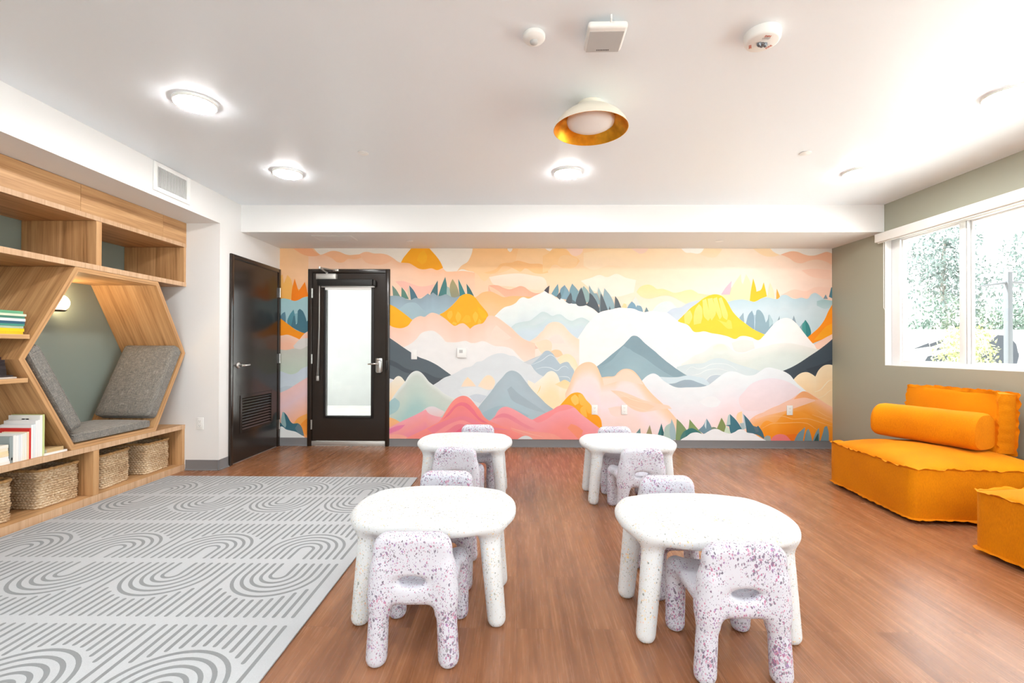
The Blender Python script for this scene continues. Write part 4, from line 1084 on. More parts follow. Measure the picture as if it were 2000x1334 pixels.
def build_mural():
    bm = bmesh.new()
    lay = bm.loops.layers.float_color.new('paint')
    depth = [0.0008]

    def vert(x, z):
        return bm.verts.new((x * 0.001, YB - depth[0], z * 0.001))

    def face(vs_, cols):
        try:
            f = bm.faces.new(vs_)
        except ValueError:
            return
        for lp, c in zip(f.loops, cols):
            lp[lay] = c

    def lerp(a, b, t):
        return tuple(p + (q - p) * t for p, q in zip(a, b))
    for item in MURAL:
        k = item[0]
        if k == 'G':
            X, Z, cols = item[1:]
            V = [[vert(x, z) for x in X] for z in Z]
            Cc = [[S(c) for c in r] for r in cols]
            sub = 4
            for j in range(len(Z) - 1):
                for i in range(len(X) - 1):
                    for a in range(sub):
                        for b in range(sub):
                            q, w = [], []
                            for (s, t) in ((a, b), (a + 1, b), (a + 1, b + 1), (a, b + 1)):
                                s, t = s / sub, t / sub
                                q.append(vert(X[i] + (X[i + 1] - X[i]) * s, Z[j] + (Z[j + 1] - Z[j]) * t))
                                w.append(lerp(lerp(Cc[j][i], Cc[j][i + 1], s), lerp(Cc[j + 1][i], Cc[j + 1][i + 1], s), t))
                            face(q, w)
            for r in V:
                for v in r:
                    bm.verts.remove(v)
        elif k == 'H':
            zb, stops, pts = item[1:]
            rd = spline(pts, False)
            st = [(d, S(c)) for d, c in stops]
            rows = [d for d, _ in st] + [None]
            prev = None
            for p in rd:
                col = []
                for (d, c) in st:
                    col.append((vert(p.x, max(p.y - d, min(zb, p.y))), c))
                col.append((vert(p.x, min(zb, p.y)), st[-1][1]))
                if prev:
                    for (a, ca), (b, cb2), (c2, cc), (d2_, cd) in zip(prev, prev[1:], col[1:], col):
                        if (a.co - b.co).length > 1e-7 or (c2.co - d2_.co).length > 1e-7:
                            face((a, b, c2, d2_), (ca, cb2, cc, cd))
                prev = col
        elif k == 'P':
            ct, cb_, pts = S(item[1]), S(item[2]), item[3]
            sp = spline(pts, True)
            zs = [p.y for p in sp]
            z0, z1 = min(zs), max(zs)
            n = len(sp)
            vv, _, ff, _, _, _ = delaunay_2d_cdt([Vector((p.x, p.y)) for p in sp], [(q, (q + 1) % n) for q in range(n)], [], 1, 0.01)
            nv = [vert(p.x, p.y) for p in vv]
            cols = [lerp(cb_, ct, min(1, max(0, (p.y - z0) / max(1, z1 - z0)))) for p in vv]
            for q in ff:
                face([nv[r] for r in q], [cols[r] for r in q])
        elif k == 'L':
            c, w, pts = S(item[1]), item[2], item[3]
            sp = spline(pts, False)
            prev = None
            for i, p in enumerate(sp):
                t = (sp[min(i + 1, len(sp) - 1)] - sp[max(i - 1, 0)]).normalized()
                nn = Vector((-t.y, t.x)) * w * 0.5 * (0.35 + 0.65 * math.sin(PI * min(1, max(0.05, i / (len(sp) - 1)))))
                cur = (vert(p.x + nn.x, p.y + nn.y), vert(p.x - nn.x, p.y - nn.y))
                if prev:
                    face((prev[0], prev[1], cur[1], cur[0]), (c,) * 4)
                prev = cur
        depth[0] += 0.00004
    bmesh.ops.triangulate(bm, faces=[f for f in bm.faces if len(f.verts) > 4])
    # trim to the wall and cut out the door
    def cut(co, no, clear):
        bmesh.ops.bisect_plane(bm, geom=bm.verts[:] + bm.edges[:] + bm.faces[:], plane_co=co, plane_no=no, clear_outer=clear)
    cut((XL, 0, 0), (-1, 0, 0), True); cut((XR, 0, 0), (1, 0, 0), True)
    cut((0, 0, ZB), (0, 0, 1), True); cut((0, 0, 0.095), (0, 0, -1), True)
    cut((D2[0], 0, 0), (1, 0, 0), False); cut((D2[1], 0, 0), (1, 0, 0), False); cut((0, 0, D2[2]), (0, 0, 1), False)
    kill = [f for f in bm.faces if D2[0] < f.calc_center_median().x < D2[1] and f.calc_center_median().z < D2[2]]
    bmesh.ops.delete(bm, geom=kill, context='FACES')
    bmesh.ops.delete(bm, geom=[f for f in bm.faces if f.calc_area() < 1e-9], context='FACES')
    for f in bm.faces:
        f.normal_update()
        if f.normal.y > 0:
            f.normal_flip()
    o = done('mural', bm, M_MURAL, recalc=False)
    tag(o, 'painted mural of pastel hills, mountains and pines covering the back wall', 'mural')


build_mural()

# ------------------------------------------------------------------ fitted oak furniture on the left wall


def plank(name, parent, L, D, H, M, edge=False):
    """A board with its grain along local x (length L); D along local y, H along local z, centred."""
    bm = bmesh.new()
    box(bm, -L / 2, L / 2, -D / 2, D / 2, -H / 2, H / 2, 0.0012, 1)
    if edge:
        bm.faces.ensure_lookup_table()
        for f in bm.faces:
            f.normal_update()
    return done(name, bm, [M_WOOD], parent, mat4=M)


def along(p, x, z):
    """Frame at p with local x along x, local z along z."""
    x = Vector(x).normalized(); z = Vector(z).normalized(); y = z.cross(x)
    return Matrix.Translation(p) @ Matrix((x, y, z)).transposed().to_4x4()


CY0 = 2.05
dep = XCASE - XNOOK - 0.002
xm = (XCASE + XNOOK + 0.002) / 2


def edge_strip(name, parent, y0, y1, z0, z1, x):
    """Cross-grain edge band on the front of a horizontal board."""
    bm = bmesh.new()
    box(bm, -0.0005, 0.0012, (y0 - y1) / 2, (y1 - y0) / 2, (z0 - z1) / 2, (z1 - z0) / 2)
    return done(name, bm, M_EDGE, parent, loc=(x, (y0 + y1) / 2, (z0 + z1) / 2))


cab = thing('wall_cabinet', 'oak wall cabinet of open cubbies under the ceiling soffit', 'cabinet', (0, 0, 1.79))
ye = YRET - 0.002
for y0, y1 in ((CY0, 3.39), (3.392, 4.19), (4.192, ye)):
    plank('fascia_panel', cab, y1 - y0, 0.03, 0.238, along((XCASE - 0.015, (y0 + y1) / 2, 2.291 - 1.79), (0, 1, 0), (0, 0, 1)))
plank('top_board', cab, ye - CY0, dep - 0.034, 0.036, along((xm - 0.017, (CY0 + ye) / 2, 2.192 - 1.79), (0, 1, 0), (0, 0, 1)))
sh = plank('cubby_shelf', cab, ye - CY0, dep, 0.04, along((xm, (CY0 + ye) / 2, 0.02), (0, 1, 0), (0, 0, 1)))
edge_strip('edge_band', cab, CY0, ye, 1.79 - 1.79, 1.83 - 1.79, XCASE + 0.0005)
edge_strip('edge_band', cab, CY0, ye, 2.172 - 1.79, 2.207 - 1.79, XCASE + 0.0005)
for yc, w in ((3.547, 0.048), (4.474, 0.028), (2.35, 0.048)):
    plank('divider', cab, 0.342, dep - 0.004, w, along((xm - 0.001, yc, 2.001 - 1.79), (0, 0, 1), (0, 1, 0)))

# hexagon: outer corners (y, z)
HO = [(3.352, 1.788), (2.972, 1.117), (3.335, 0.445), (4.121, 0.445), (4.482, 1.14), (4.135, 1.788)]
hc = Vector((sum(p[0] for p in HO) / 6, sum(p[1] for p in HO) / 6))
HI = [(3.376, 1.752), (3.012, 1.118), (3.357, 0.481), (4.099, 0.481), (4.442, 1.14), (4.112, 1.752)]
hexa = thing('hexagon_nook', 'oak hexagon-shaped reading nook frame standing on the storage bench', 'reading nook', (0, 3.73, 0.444))
names = ['side_panel', 'side_panel', 'base_panel', 'side_panel', 'side_panel', 'top_panel']
for i in range(6):
    j = (i + 1) % 6
    o0, o1, i0, i1 = HO[i], HO[j], HI[i], HI[j]
    mid = Vector((0, (o0[0] + o1[0] + i0[0] + i1[0]) / 4 - 3.73, (o0[1] + o1[1] + i0[1] + i1[1]) / 4 - 0.444))
    ax = Vector((0, o1[0] - o0[0], o1[1] - o0[1])).normalized()
    M = along(mid, ax, (1, 0, 0))
    Mi = M.inverted()
    bm = bmesh.new()
    vs2 = []
    for x in (XNOOK + 0.002, XCASE):
        vs2.append([bm.verts.new(Mi @ Vector((x, p[0] - 3.73, p[1] - 0.444))) for p in (o0, o1, i1, i0)])
    A, B = vs2
    bm.faces.new(A); bm.faces.new(B)
    for k in range(4):
        bm.faces.new((A[k], A[(k + 1) % 4], B[(k + 1) % 4], B[k]))
    done(names[i], bm, M_WOOD, hexa, mat4=M)

# two short shelves running into the hexagon's left corner
for z, y1, lab in ((1.2655, 3.045, 'upper oak shelf at the left corner of the hexagon, under green and yellow books'),
                   (0.977, 3.028, 'lower oak shelf at the left corner of the hexagon, under black books')):
    s = thing('wall_shelf', lab, 'shelf', (0, 2.5, z - 0.015))
    yl = HO[1][0] + (z - HO[1][1]) * ((HO[0][0] - HO[1][0]) / (HO[0][1] - HO[1][1]) if z > HO[1][1] else (HO[2][0] - HO[1][0]) / (HO[2][1] - HO[1][1])) - 0.011
    plank('board', s, yl - CY0, dep - 0.004, 0.03, along((xm - 0.002, (CY0 + yl) / 2 - 2.5, 0.015), (0, 1, 0), (0, 0, 1)))

# bench with basket cubbies
ben = thing('storage_bench', 'low oak bench with open cubbies holding woven baskets', 'bench', (0, 0, 0))
plank('bench_top', ben, ye - CY0, dep, 0.04, along((xm, (CY0 + ye) / 2, 0.424), (0, 1, 0), (0, 0, 1)))
edge_strip('edge_band', ben, CY0, ye, 0.404, 0.444, XCASE + 0.0005)
plank('bottom_board', ben, ye - CY0, dep, 0.058, along((xm, (CY0 + ye) / 2, 0.0295), (0, 1, 0), (0, 0, 1)))
edge_strip('edge_band', ben, CY0, ye, 0.0005, 0.0585, XCASE + 0.0005)
for yc, w in ((3.538, 0.05), (4.469, 0.034), (2.4, 0.05)):
    plank('divider', ben, 0.344, dep - 0.004, w, along((xm, yc, 0.2315), (0, 0, 1), (0, 1, 0)))

# ------------------------------------------------------------------ cushions of the nook


def cushion(name, label, L, W, H, M, parent_cat='cushion', puff=0.012, group=None):
    """Upholstered foam pad, length L (x), width W (y), thickness H (z), base at z = 0, with a piped edge."""
    root = thing(name, label, parent_cat, group=group)
    root.matrix_world = M
    bm = bmesh.new()
    nx, ny, nz = 18, 18, 6
    r = 0.022
    bmesh.ops.create_cube(bm, size=1.0)
    bmesh.ops.subdivide_edges(bm, edges=bm.edges[:], cuts=13, use_grid_fill=True)
    for v in bm.verts:
        x, y, z = v.co.x * L, v.co.y * W, v.co.z * H
        cx = max(-L / 2 + r, min(L / 2 - r, x)); cy = max(-W / 2 + r, min(W / 2 - r, y)); cz = max(-H / 2 + r, min(H / 2 - r, z))
        d = Vector((x - cx, y - cy, z - cz))
        n = d.normalized() if d.length > 1e-6 else Vector((0, 0, 0))
        p = Vector((cx, cy, cz)) + n * min(d.length, r)
        u, w = 2 * x / L, 2 * y / W
        p.z += (1 if z > 0 else -0.15) * puff * max(0, 1 - u * u) * max(0, 1 - w * w) * (abs(z) / (H / 2))
        p.z += H / 2
        v.co = p
    pad = done('pad', bm, M_TWEED, root, smooth=80)
    for zz in (0.012, H - 0.012):
        bm = bmesh.new()
        q = []
        rr = 0.03
        for cx, cy, a0 in ((L / 2 - rr, W / 2 - rr, 0), (-L / 2 + rr, W / 2 - rr, 90), (-L / 2 + rr, -W / 2 + rr, 180), (L / 2 - rr, -W / 2 + rr, 270)):
            for k in range(5):
                a = math.radians(a0 + k * 22.5)
                q.append((cx + (rr - 0.002) * math.cos(a), cy + (rr - 0.002) * math.sin(a), zz))
        tube(bm, q, 0.003, 6, closed=True)
        done('piping', bm, M_TWEED, root, smooth=80)
    return root


dx = 0.50
# seat: length along y
cushion('seat_cushion', 'flat grey tweed seat cushion on the base of the hexagon nook', 0.715, dx, 0.072,
        along((XCASE - 0.02 - dx / 2, 3.735, 0.483), (0, 1, 0), (0, 0, 1)))
# left back cushion: lies against the lower-left panel
pl0, pl1 = Vector((0, *HI[2])), Vector((0, *HI[1]))
ax = (pl1 - pl0).normalized(); nr = Vector((0, ax.z, -ax.y))
cushion('back_cushion', 'grey tweed back cushion leaning on the left side of the hexagon nook', 0.69, dx, 0.105,
        along(Vector((XCASE - 0.012 - dx / 2, 0, 0)) + pl0 + ax * (0.075 + 0.345) + nr * 0.034, ax, nr))
pr0, pr1 = Vector((0, *HI[3])), Vector((0, *HI[4]))
ax = (pr1 - pr0).normalized(); nr = Vector((0, -ax.z, ax.y))
cushion('back_cushion', 'grey tweed back cushion leaning on the right side of the hexagon nook', 0.70, dx, 0.092,
        along(Vector((XCASE - 0.008 - dx / 2, 0, 0)) + pr0 + ax * (0.082 + 0.35) + nr * 0.003, ax, nr))

# ------------------------------------------------------------------ globe sconce in the nook
sc = thing('wall_sconce', 'lit opal globe sconce on the grey-green wall inside the hexagon nook', 'sconce', (XNOOK, 3.735, 1.56))
bm = bmesh.new(); lathe(bm, [(0, 0), (0.055, 0), (0.055, 0.012), (0.045, 0.018), (0.02, 0.022), (0.02, 0.04), (0, 0.04)], 32, Matrix.Translation((0.001, 0, -0.02)) @ Matrix.Rotation(PI / 2, 4, 'Y'))
lathe(bm, [(0, 0), (0.04, 0), (0.055, 0.012), (0.05, 0.016), (0, 0.01)], 32, Matrix.Translation((0.085, 0, -0.072)))
done('mount', bm, M_BRONZE, sc, smooth=40)
bm = bmesh.new(); bmesh.ops.create_uvsphere(bm, u_segments=32, v_segments=20, radius=0.068)
bmesh.ops.translate(bm, verts=bm.verts, vec=(0.088, 0, 0.0))
done('globe', bm, M_GLOBE, sc, smooth=180)

# ------------------------------------------------------------------ baskets


def basket_mesh(L, W, H):
    """Woven basket; L along y (front width), W along x (depth)."""
    bm = bmesh.new()
    r = 0.035
    per = []
    step = 0.0045
    def arc(cx, cy, a0):
        return [(cx + r * math.cos(math.radians(a0 + k * 9)), cy + r * math.sin(math.radians(a0 + k * 9))) for k in range(10)]
    loop = []
    for cx, cy, a0 in ((W / 2 - r, L / 2 - r, 0), (-W / 2 + r, L / 2 - r, 90), (-W / 2 + r, -L / 2 + r, 180), (W / 2 - r, -L / 2 + r, 270)):
        loop += arc(cx, cy, a0)
    pts = []
    for a, b in zip(loop, loop[1:] + loop[:1]):
        d = math.hypot(b[0] - a[0], b[1] - a[1]); n = max(1, int(round(d / step)))
        pts += [(a[0] + (b[0] - a[0]) * k / n, a[1] + (b[1] - a[1]) * k / n) for k in range(n)]
    n = len(pts)
    cum = [0]
    for a, b in zip(pts, pts[1:]):
        cum.append(cum[-1] + math.hypot(b[0] - a[0], b[1] - a[1]))
    nor = []
    for i in range(n):
        a, b = pts[i - 1], pts[(i + 1) % n]
        t = Vector((b[0] - a[0], b[1] - a[1])).normalized(); nor.append((t.y, -t.x))
    rowh = 0.0175
    rows = int((H - 0.012) / rowh)
    per_row = 5
    rings = []
    for j in range(rows * per_row + 1):
        z = j / per_row * rowh
        row = j // per_row
        ph = (j % per_row) / per_row
        ring = []
        for i in range(n):
            s = cum[i]
            tw = math.sin(2 * PI * (s / 0.026 + (0.5 if row % 2 else 0.0) + 0.35 * ph))
            d = 0.0044 * math.sin(PI * ph) + 0.0036 * tw * math.sin(PI * ph) ** 0.7 if 0 < ph < 1 else -0.0012
            wob = 0.003 * math.sin(s * 9 + row * 1.3) + 0.003 * math.sin(z * 18 + s * 4)
            q = 1.0 - 0.045 * (1 - z / H)
            ring.append(bm.verts.new((pts[i][0] * q + nor[i][0] * (d + wob), pts[i][1] * q + nor[i][1] * (d + wob), z)))
        rings.append(ring)
    for a, b in zip(rings, rings[1:]):
        for i in range(n):
            bm.faces.new((a[i], a[(i + 1) % n], b[(i + 1) % n], b[i]))
    bm.faces.new(rings[0][::-1])
    # inner wall and floor
    top = rings[-1]
    inn = [bm.verts.new((pts[i][0] - nor[i][0] * 0.014, pts[i][1] - nor[i][1] * 0.014, rings[-1][0].co.z)) for i in range(n)]
    low = [bm.verts.new((pts[i][0] * 0.95 - nor[i][0] * 0.014, pts[i][1] * 0.95 - nor[i][1] * 0.014, 0.012)) for i in range(n)]
    for i in range(n):
        j = (i + 1) % n
        bm.faces.new((top[i], top[j], inn[j], inn[i])); bm.faces.new((inn[i], inn[j], low[j], low[i]))
    bm.faces.new(low)
    rim = bmesh.new()
    zt = rings[-1][0].co.z
    q = [(pts[i][0], pts[i][1], zt + 0.006 + 0.002 * math.sin(cum[i] * 120)) for i in range(0, n, 2)]
    tube(rim, [(x - 0.004 * 0, y, z) for x, y, z in q], [0.0105 + 0.0018 * math.sin(k * 1.7) for k in range(len(q))], 8, closed=True)
    return bm, rim


def basket(label, loc, rz, L, W, H):
    b = thing('woven_basket', label, 'basket', loc, rz, 'woven baskets in the bench cubbies')
    body, rim = basket_mesh(L, W, H)
    done('body', body, M_WICKER, b, smooth=70, recalc=True)
    done('rim', rim, M_WICKRIM, b, smooth=80)


basket('woven seagrass basket in the right-hand cubby, next to the divider', (-3.47, 3.795, 0.0595), math.radians(6), 0.30, 0.30, 0.285)
basket('woven seagrass basket in the right-hand cubby, at the far end by the white wall', (-3.47, 4.235, 0.0595), math.radians(3), 0.29, 0.32, 0.285)
basket('long woven seagrass basket left of the bench divider, in the middle cubby', (-3.50, 3.352, 0.0595), math.radians(-2), 0.295, 0.33, 0.285)
basket('woven seagrass basket cut off by the left edge of the picture, in the middle cubby', (-3.48, 2.86, 0.0595), math.radians(-3), 0.31, 0.33, 0.285)

# ------------------------------------------------------------------ books
COVERS = {}


def cover_mat(c):
    k = tuple(c)
    if k not in COVERS:
        COVERS[k] = mat('book_cover', c, 0.45)
    return COVERS[k]


def book(label, group, T_, Hh, Wd, col, M, marks=(), acc=None):
    """Local: x = thickness T_, y = width Wd (spine at y = 0, pages towards -y), z = height Hh.
    marks: (z0, z1, x0, x1, colour) printed patches on the spine as fractions."""
    b = thing('book', label, 'book', group=group)
    b.matrix_world = M
    t = 0.0016
    bm = bmesh.new()
    mats = [cover_mat(col)]
    box(bm, 0, t, -Wd, 0, 0, Hh); box(bm, T_ - t, T_, -Wd, 0, 0, Hh); box(bm, t, T_ - t, -t, 0, 0, Hh)
    for (z0, z1, x0, x1, c) in marks:
        mm = cover_mat(c)
        if mm not in mats: mats.append(mm)
        box(bm, T_ * x0, T_ * x1, 0.0, 0.0004, Hh * z0, Hh * z1, m=mats.index(mm))
    if acc:
        for (z0, z1, y0, y1, c) in acc:          # patches on the front board (low-x side)
            mm = cover_mat(c)
            if mm not in mats: mats.append(mm)
            box(bm, -0.0004, 0.0, -Wd * y1, -Wd * y0, Hh * z0, Hh * z1, m=mats.index(mm))
    done('cover', bm, mats, b)
    bm = bmesh.new(); box(bm, t + 0.0001, T_ - t - 0.0001, -Wd + 0.004, -t - 0.0001, 0.003, Hh - 0.003)
    done('page_block', bm, M_PAGES, b)
    return b


def lying(x_front, y_end, z, rz=0.0):
    """Book lying flat: spine faces the room (+x), its head ends at y_end."""
    # local x (thickness) -> world z ; local y (out of spine) -> world +x ; local z (height) -> world y
    base = Matrix(((0, 1, 0), (0, 0, 1), (1, 0, 0))).to_4x4()
    return Matrix.Translation((x_front, y_end, z)) @ Matrix.Rotation(rz, 4, 'Z') @ base


rnd = random.Random(4)
W_ = (238, 236, 230)
stack1 = [  # thickness, colour, end, marks, label
    (0.018, (236, 196, 30), 3.066, [(0.55, 0.7, 0, 1, (240, 150, 30))], 'yellow book with an orange band, bottom of the stack on the upper shelf'),
    (0.021, (242, 208, 22), 3.073, [(0.62, 0.64, 0, 1, (120, 80, 30)), (0.3, 0.5, 0, 1, (250, 170, 30))], 'thick plain yellow book, second from the bottom on the upper shelf'),
    (0.015, (176, 198, 176), 3.066, [(0.9, 1, 0, 1, (206, 60, 44))], 'pale sage book with a red tip, above the yellow books'),
    (0.013, (70, 150, 130), 3.07, [(0.4, 0.9, 0.3, 0.8, (190, 210, 180))], 'sea-green book with pale lettering band, middle of the upper shelf stack'),
    (0.018, (44, 92, 116), 3.076, [(0.35, 0.85, 0.4, 0.65, (200, 214, 214)), (0.93, 1, 0, 1, (210, 70, 60))], 'dark blue book in the upper shelf stack'),
    (0.017, W_, 3.08, [(0.2, 0.5, 0.2, 0.7, (120, 160, 140)), (0.92, 1, 0, 1, (204, 60, 50))], 'white book directly above the dark blue book'),
    (0.015, (78, 140, 120), 3.076, [(0.1, 0.4, 0.2, 0.8, (230, 130, 60))], 'deep green book with an orange patch, third from the top of the upper shelf stack'),
    (0.015, (214, 222, 196), 3.08, [(0.3, 0.8, 0.3, 0.7, (90, 120, 120))], 'cream book with grey lettering, second from the top of the upper shelf stack'),
    (0.018, (104, 172, 130), 3.06, [(0.1, 0.35, 0, 1, (244, 170, 40)), (0.5, 0.9, 0.35, 0.65, (214, 230, 200))], 'leaf-green book with an orange end, top of the stack on the upper shelf'),
]
z = 1.2807
for t, c, ye_, mk, lab in stack1:
    h = 0.24 + rnd.uniform(-0.01, 0.01)
    book(lab, 'flat books on the upper shelf', t, h, 0.17, c, lying(-3.285 + rnd.uniform(-.004, .004), ye_ - h - 0.028, z, 0), mk)
    z += t + 0.0004
z = 0.9922
B_ = (34, 26, 28)
stack2 = [
    (0.010, (198, 190, 182), 3.0, [], 'thin pale magazine at the bottom of the lower shelf stack'),
    (0.012, (60, 52, 54), 2.985, [(0.6, 0.9, 0.3, 0.6, (210, 210, 205))], 'charcoal magazine with pale lettering, second from the bottom of the lower shelf'),
    (0.020, B_, 2.945, [(0.82, 0.97, 0.1, 0.6, (206, 40, 60))], 'black book with a red label, lowest of the thick books on the lower shelf'),
    (0.020, B_, 2.94, [(0.8, 0.9, 0.2, 0.8, (214, 60, 74))], 'black book with a small red square, second thick book up on the lower shelf'),
    (0.019, (44, 36, 38), 2.935, [(0.75, 0.95, 0.3, 0.6, (180, 150, 150))], 'black book with grey lettering, mid-stack on the lower shelf'),
    (0.019, B_, 2.93, [(0.8, 0.97, 0.2, 0.7, (226, 226, 222))], 'black book with a white label, third from the top of the lower shelf stack'),
    (0.020, B_, 2.928, [(0.8, 0.93, 0.1, 0.8, (210, 36, 60))], 'black book with a crimson label, second from the top of the lower shelf stack'),
    (0.018, (52, 20, 26), 2.915, [(0.78, 0.95, 0.2, 0.8, (214, 50, 70))], 'dark maroon book, top of the lower shelf stack'),
]
for t, c, ye_, mk, lab in stack2:
    h = 0.22
    book(lab, 'flat books on the lower shelf', t, h, 0.16, c, lying(-3.29 + rnd.uniform(-.006, .006), ye_ - h, z, 0), mk)
    z += t + 0.0004
# upright books on the bench, spines to the room, rising to the right
up = [  # y of left board, thickness, height, width, spine colour, marks, front patches, label
    (2.952, 0.020, 0.172, 0.17, (150, 160, 160), [(0.02, 0.98, 0.5, 1.0, (206, 208, 200)), (0.1, 0.2, .1, .9, (120, 130, 150))], [(0.82, 0.99, 0.0, 1.0, (232, 232, 232))], 'upright grey-green picture book with a white title band, leftmost standing on the bench'),
    (2.973, 0.016, 0.176, 0.17, (238, 236, 232), [(0.3, 0.72, 0.15, 0.8, (214, 50, 90)), (0.75, 0.95, .1, .9, (240, 130, 60))], None, 'upright white book with large pink and orange spine letters'),
    (2.990, 0.017, 0.172, 0.17, (240, 240, 238), [(0.2, 0.9, 0.42, 0.55, (200, 204, 208))], None, 'plain white upright book right of the pink-lettered spine'),
    (3.008, 0.011, 0.173, 0.17, (226, 230, 232), [(0.85, 0.92, 0.3, 0.7, (60, 90, 150))], None, 'slim white upright book with a small blue dot'),
    (3.020, 0.011, 0.174, 0.17, (240, 240, 240), [(0.84, 0.9, 0.3, 0.7, (60, 70, 80))], None, 'slim white upright book with a small black dot'),
    (3.032, 0.010, 0.176, 0.17, (240, 238, 226), [(0.0, 0.2, 0, 1, (236, 220, 120))], None, 'slim cream upright book with a yellow foot'),
    (3.043, 0.014, 0.180, 0.17, (236, 234, 226), [(0.05, 0.5, 0.0, 1.0, (92, 160, 76)), (0.9, 0.97, .2, .8, (240, 140, 50))], None, 'upright white book with a green lower spine'),
    (3.058, 0.013, 0.184, 0.17, (246, 216, 180), [(0.1, 0.4, .1, .9, (240, 160, 100))], None, 'upright peach-coloured book on the bench'),
    (3.072, 0.012, 0.206, 0.21, (206, 44, 40), [(0.3, 0.9, 0.3, 0.7, (240, 216, 206))], [(0.93, 0.99, 0.0, 1.0, (216, 40, 36)), (0.0, 0.93, 0.0, 1.0, (226, 222, 220))], 'upright book with a red spine and red top edge'),
    (3.085, 0.013, 0.226, 0.22, (240, 240, 240), [(0.1, 0.9, 0.4, 0.55, (190, 200, 210))], [(0.0, 0.995, 0.0, 1.0, (240, 240, 240))], 'tall white upright book just right of the red spine'),
    (3.099, 0.013, 0.228, 0.22, (228, 234, 236), [(0.05, 0.6, 0.3, 0.7, (160, 190, 206))], None, 'tall pale blue upright book'),
    (3.113, 0.014, 0.250, 0.22, (240, 238, 238), [(0.55, 0.9, 0.2, 0.8, (170, 110, 140)), (0.3, 0.45, 0.2, 0.8, (240, 180, 70))], [(0.0, 0.995, 0.0, 1.0, (238, 238, 238)), (0.86, 0.91, 0.15, 0.7, (190, 192, 196))], 'tall white upright book with a mauve and yellow spine pattern'),
    (3.128, 0.013, 0.253, 0.22, (238, 238, 238), [(0.5, 0.62, 0.2, 0.9, (30, 30, 34)), (0.2, 0.4, 0.2, 0.8, (120, 110, 150))], None, 'tall white upright book with a black mark on the spine'),
    (3.142, 0.016, 0.283, 0.22, (240, 240, 236), [(0.7, 0.8, 0.2, 0.8, (240, 180, 90)), (0.35, 0.5, .2, .9, (120, 180, 110))], [(0.0, 0.995, 0.0, 1.0, (242, 241, 236)), (0.86, 0.92, 0.35, 0.45, (230, 150, 60)), (0.86, 0.92, 0.48, 0.58, (230, 150, 60))], 'tallest white upright book with two orange shapes on its front'),
    (3.159, 0.014, 0.286, 0.22, (206, 216, 150), [(0.6, 0.95, 0.0, 1.0, (222, 226, 170)), (0.1, 0.4, 0, 1, (110, 160, 160)), (0.0, 0.08, 0, 1, (236, 160, 70))], None, 'tallest upright book with a yellow-green and teal spine, rightmost standing on the bench'),
]
for y, t, h, w, c, mk, ac, lab in up:
    # local x -> world y, local y -> world x, local z -> world z
    M = Matrix.Translation((-3.276, y, 0.4452)) @ Matrix(((0, 1, 0), (1, 0, 0), (0, 0, 1))).to_4x4()
    book(lab, 'upright picture books on the bench', t, h, w, c, M, mk, ac)
# flat books left of them and right of them
z = 0.4452
for t, c, e, mk, lab in (
    (0.017, W_, 2.948, [(0.7, 0.9, 0.4, 0.6, (80, 80, 80))], 'white book at the very bottom of the flat pile on the bench'),
    (0.016, (242, 242, 240), 2.944, [(0.86, 0.9, 0.3, 0.7, (40, 40, 60))], 'white book second from the bottom of the flat pile on the bench'),
    (0.016, (240, 238, 236), 2.94, [(0.6, 0.95, 0.75, 1.0, (206, 50, 60))], 'white book with a red strip, low in the flat pile on the bench'),
    (0.018, (236, 214, 176), 2.94, [(0.8, 0.95, 0.1, 0.8, (190, 40, 60))], 'tan book with a crimson label in the flat pile on the bench'),
    (0.017, (238, 216, 170), 2.938, [(0.5, 0.98, 0.0, 0.2, (30, 20, 20))], 'buff book with a black edge in the flat pile on the bench'),
    (0.018, (240, 226, 200), 2.936, [(0.78, 0.93, 0.2, 0.8, (222, 70, 60))], 'cream book with a red label, second from top of the flat bench pile'),
    (0.020, (240, 234, 220), 2.938, [(0.76, 0.93, 0.3, 0.9, (214, 60, 70))], 'ivory book with a red label, top of the flat pile on the bench')):
    h = 0.2
    book(lab, 'flat books left of the upright books', t, h, 0.15, c, lying(-3.268, e - h, z, 0), mk)
    z += t + 0.0004
h = 0.16
book('white book lying flat on the bench against the hexagon, under the tan book', 'flat books right of the upright books', 0.015, h, 0.12, (244, 242, 238), lying(-3.262, 3.322 - h, 0.4452), [(0.9, 0.95, 0.3, 0.6, (60, 60, 70))])
h = 0.118
book('small tan patterned book on top of the white one beside the hexagon', 'flat books right of the upright books', 0.026, h, 0.11, (206, 176, 128), lying(-3.268, 3.3 - h, 0.4606), [(0.35, 0.95, 0.2, 0.8, (170, 160, 130)), (0.1, 0.3, 0.2, 0.8, (224, 180, 120))])

# ------------------------------------------------------------------ rug


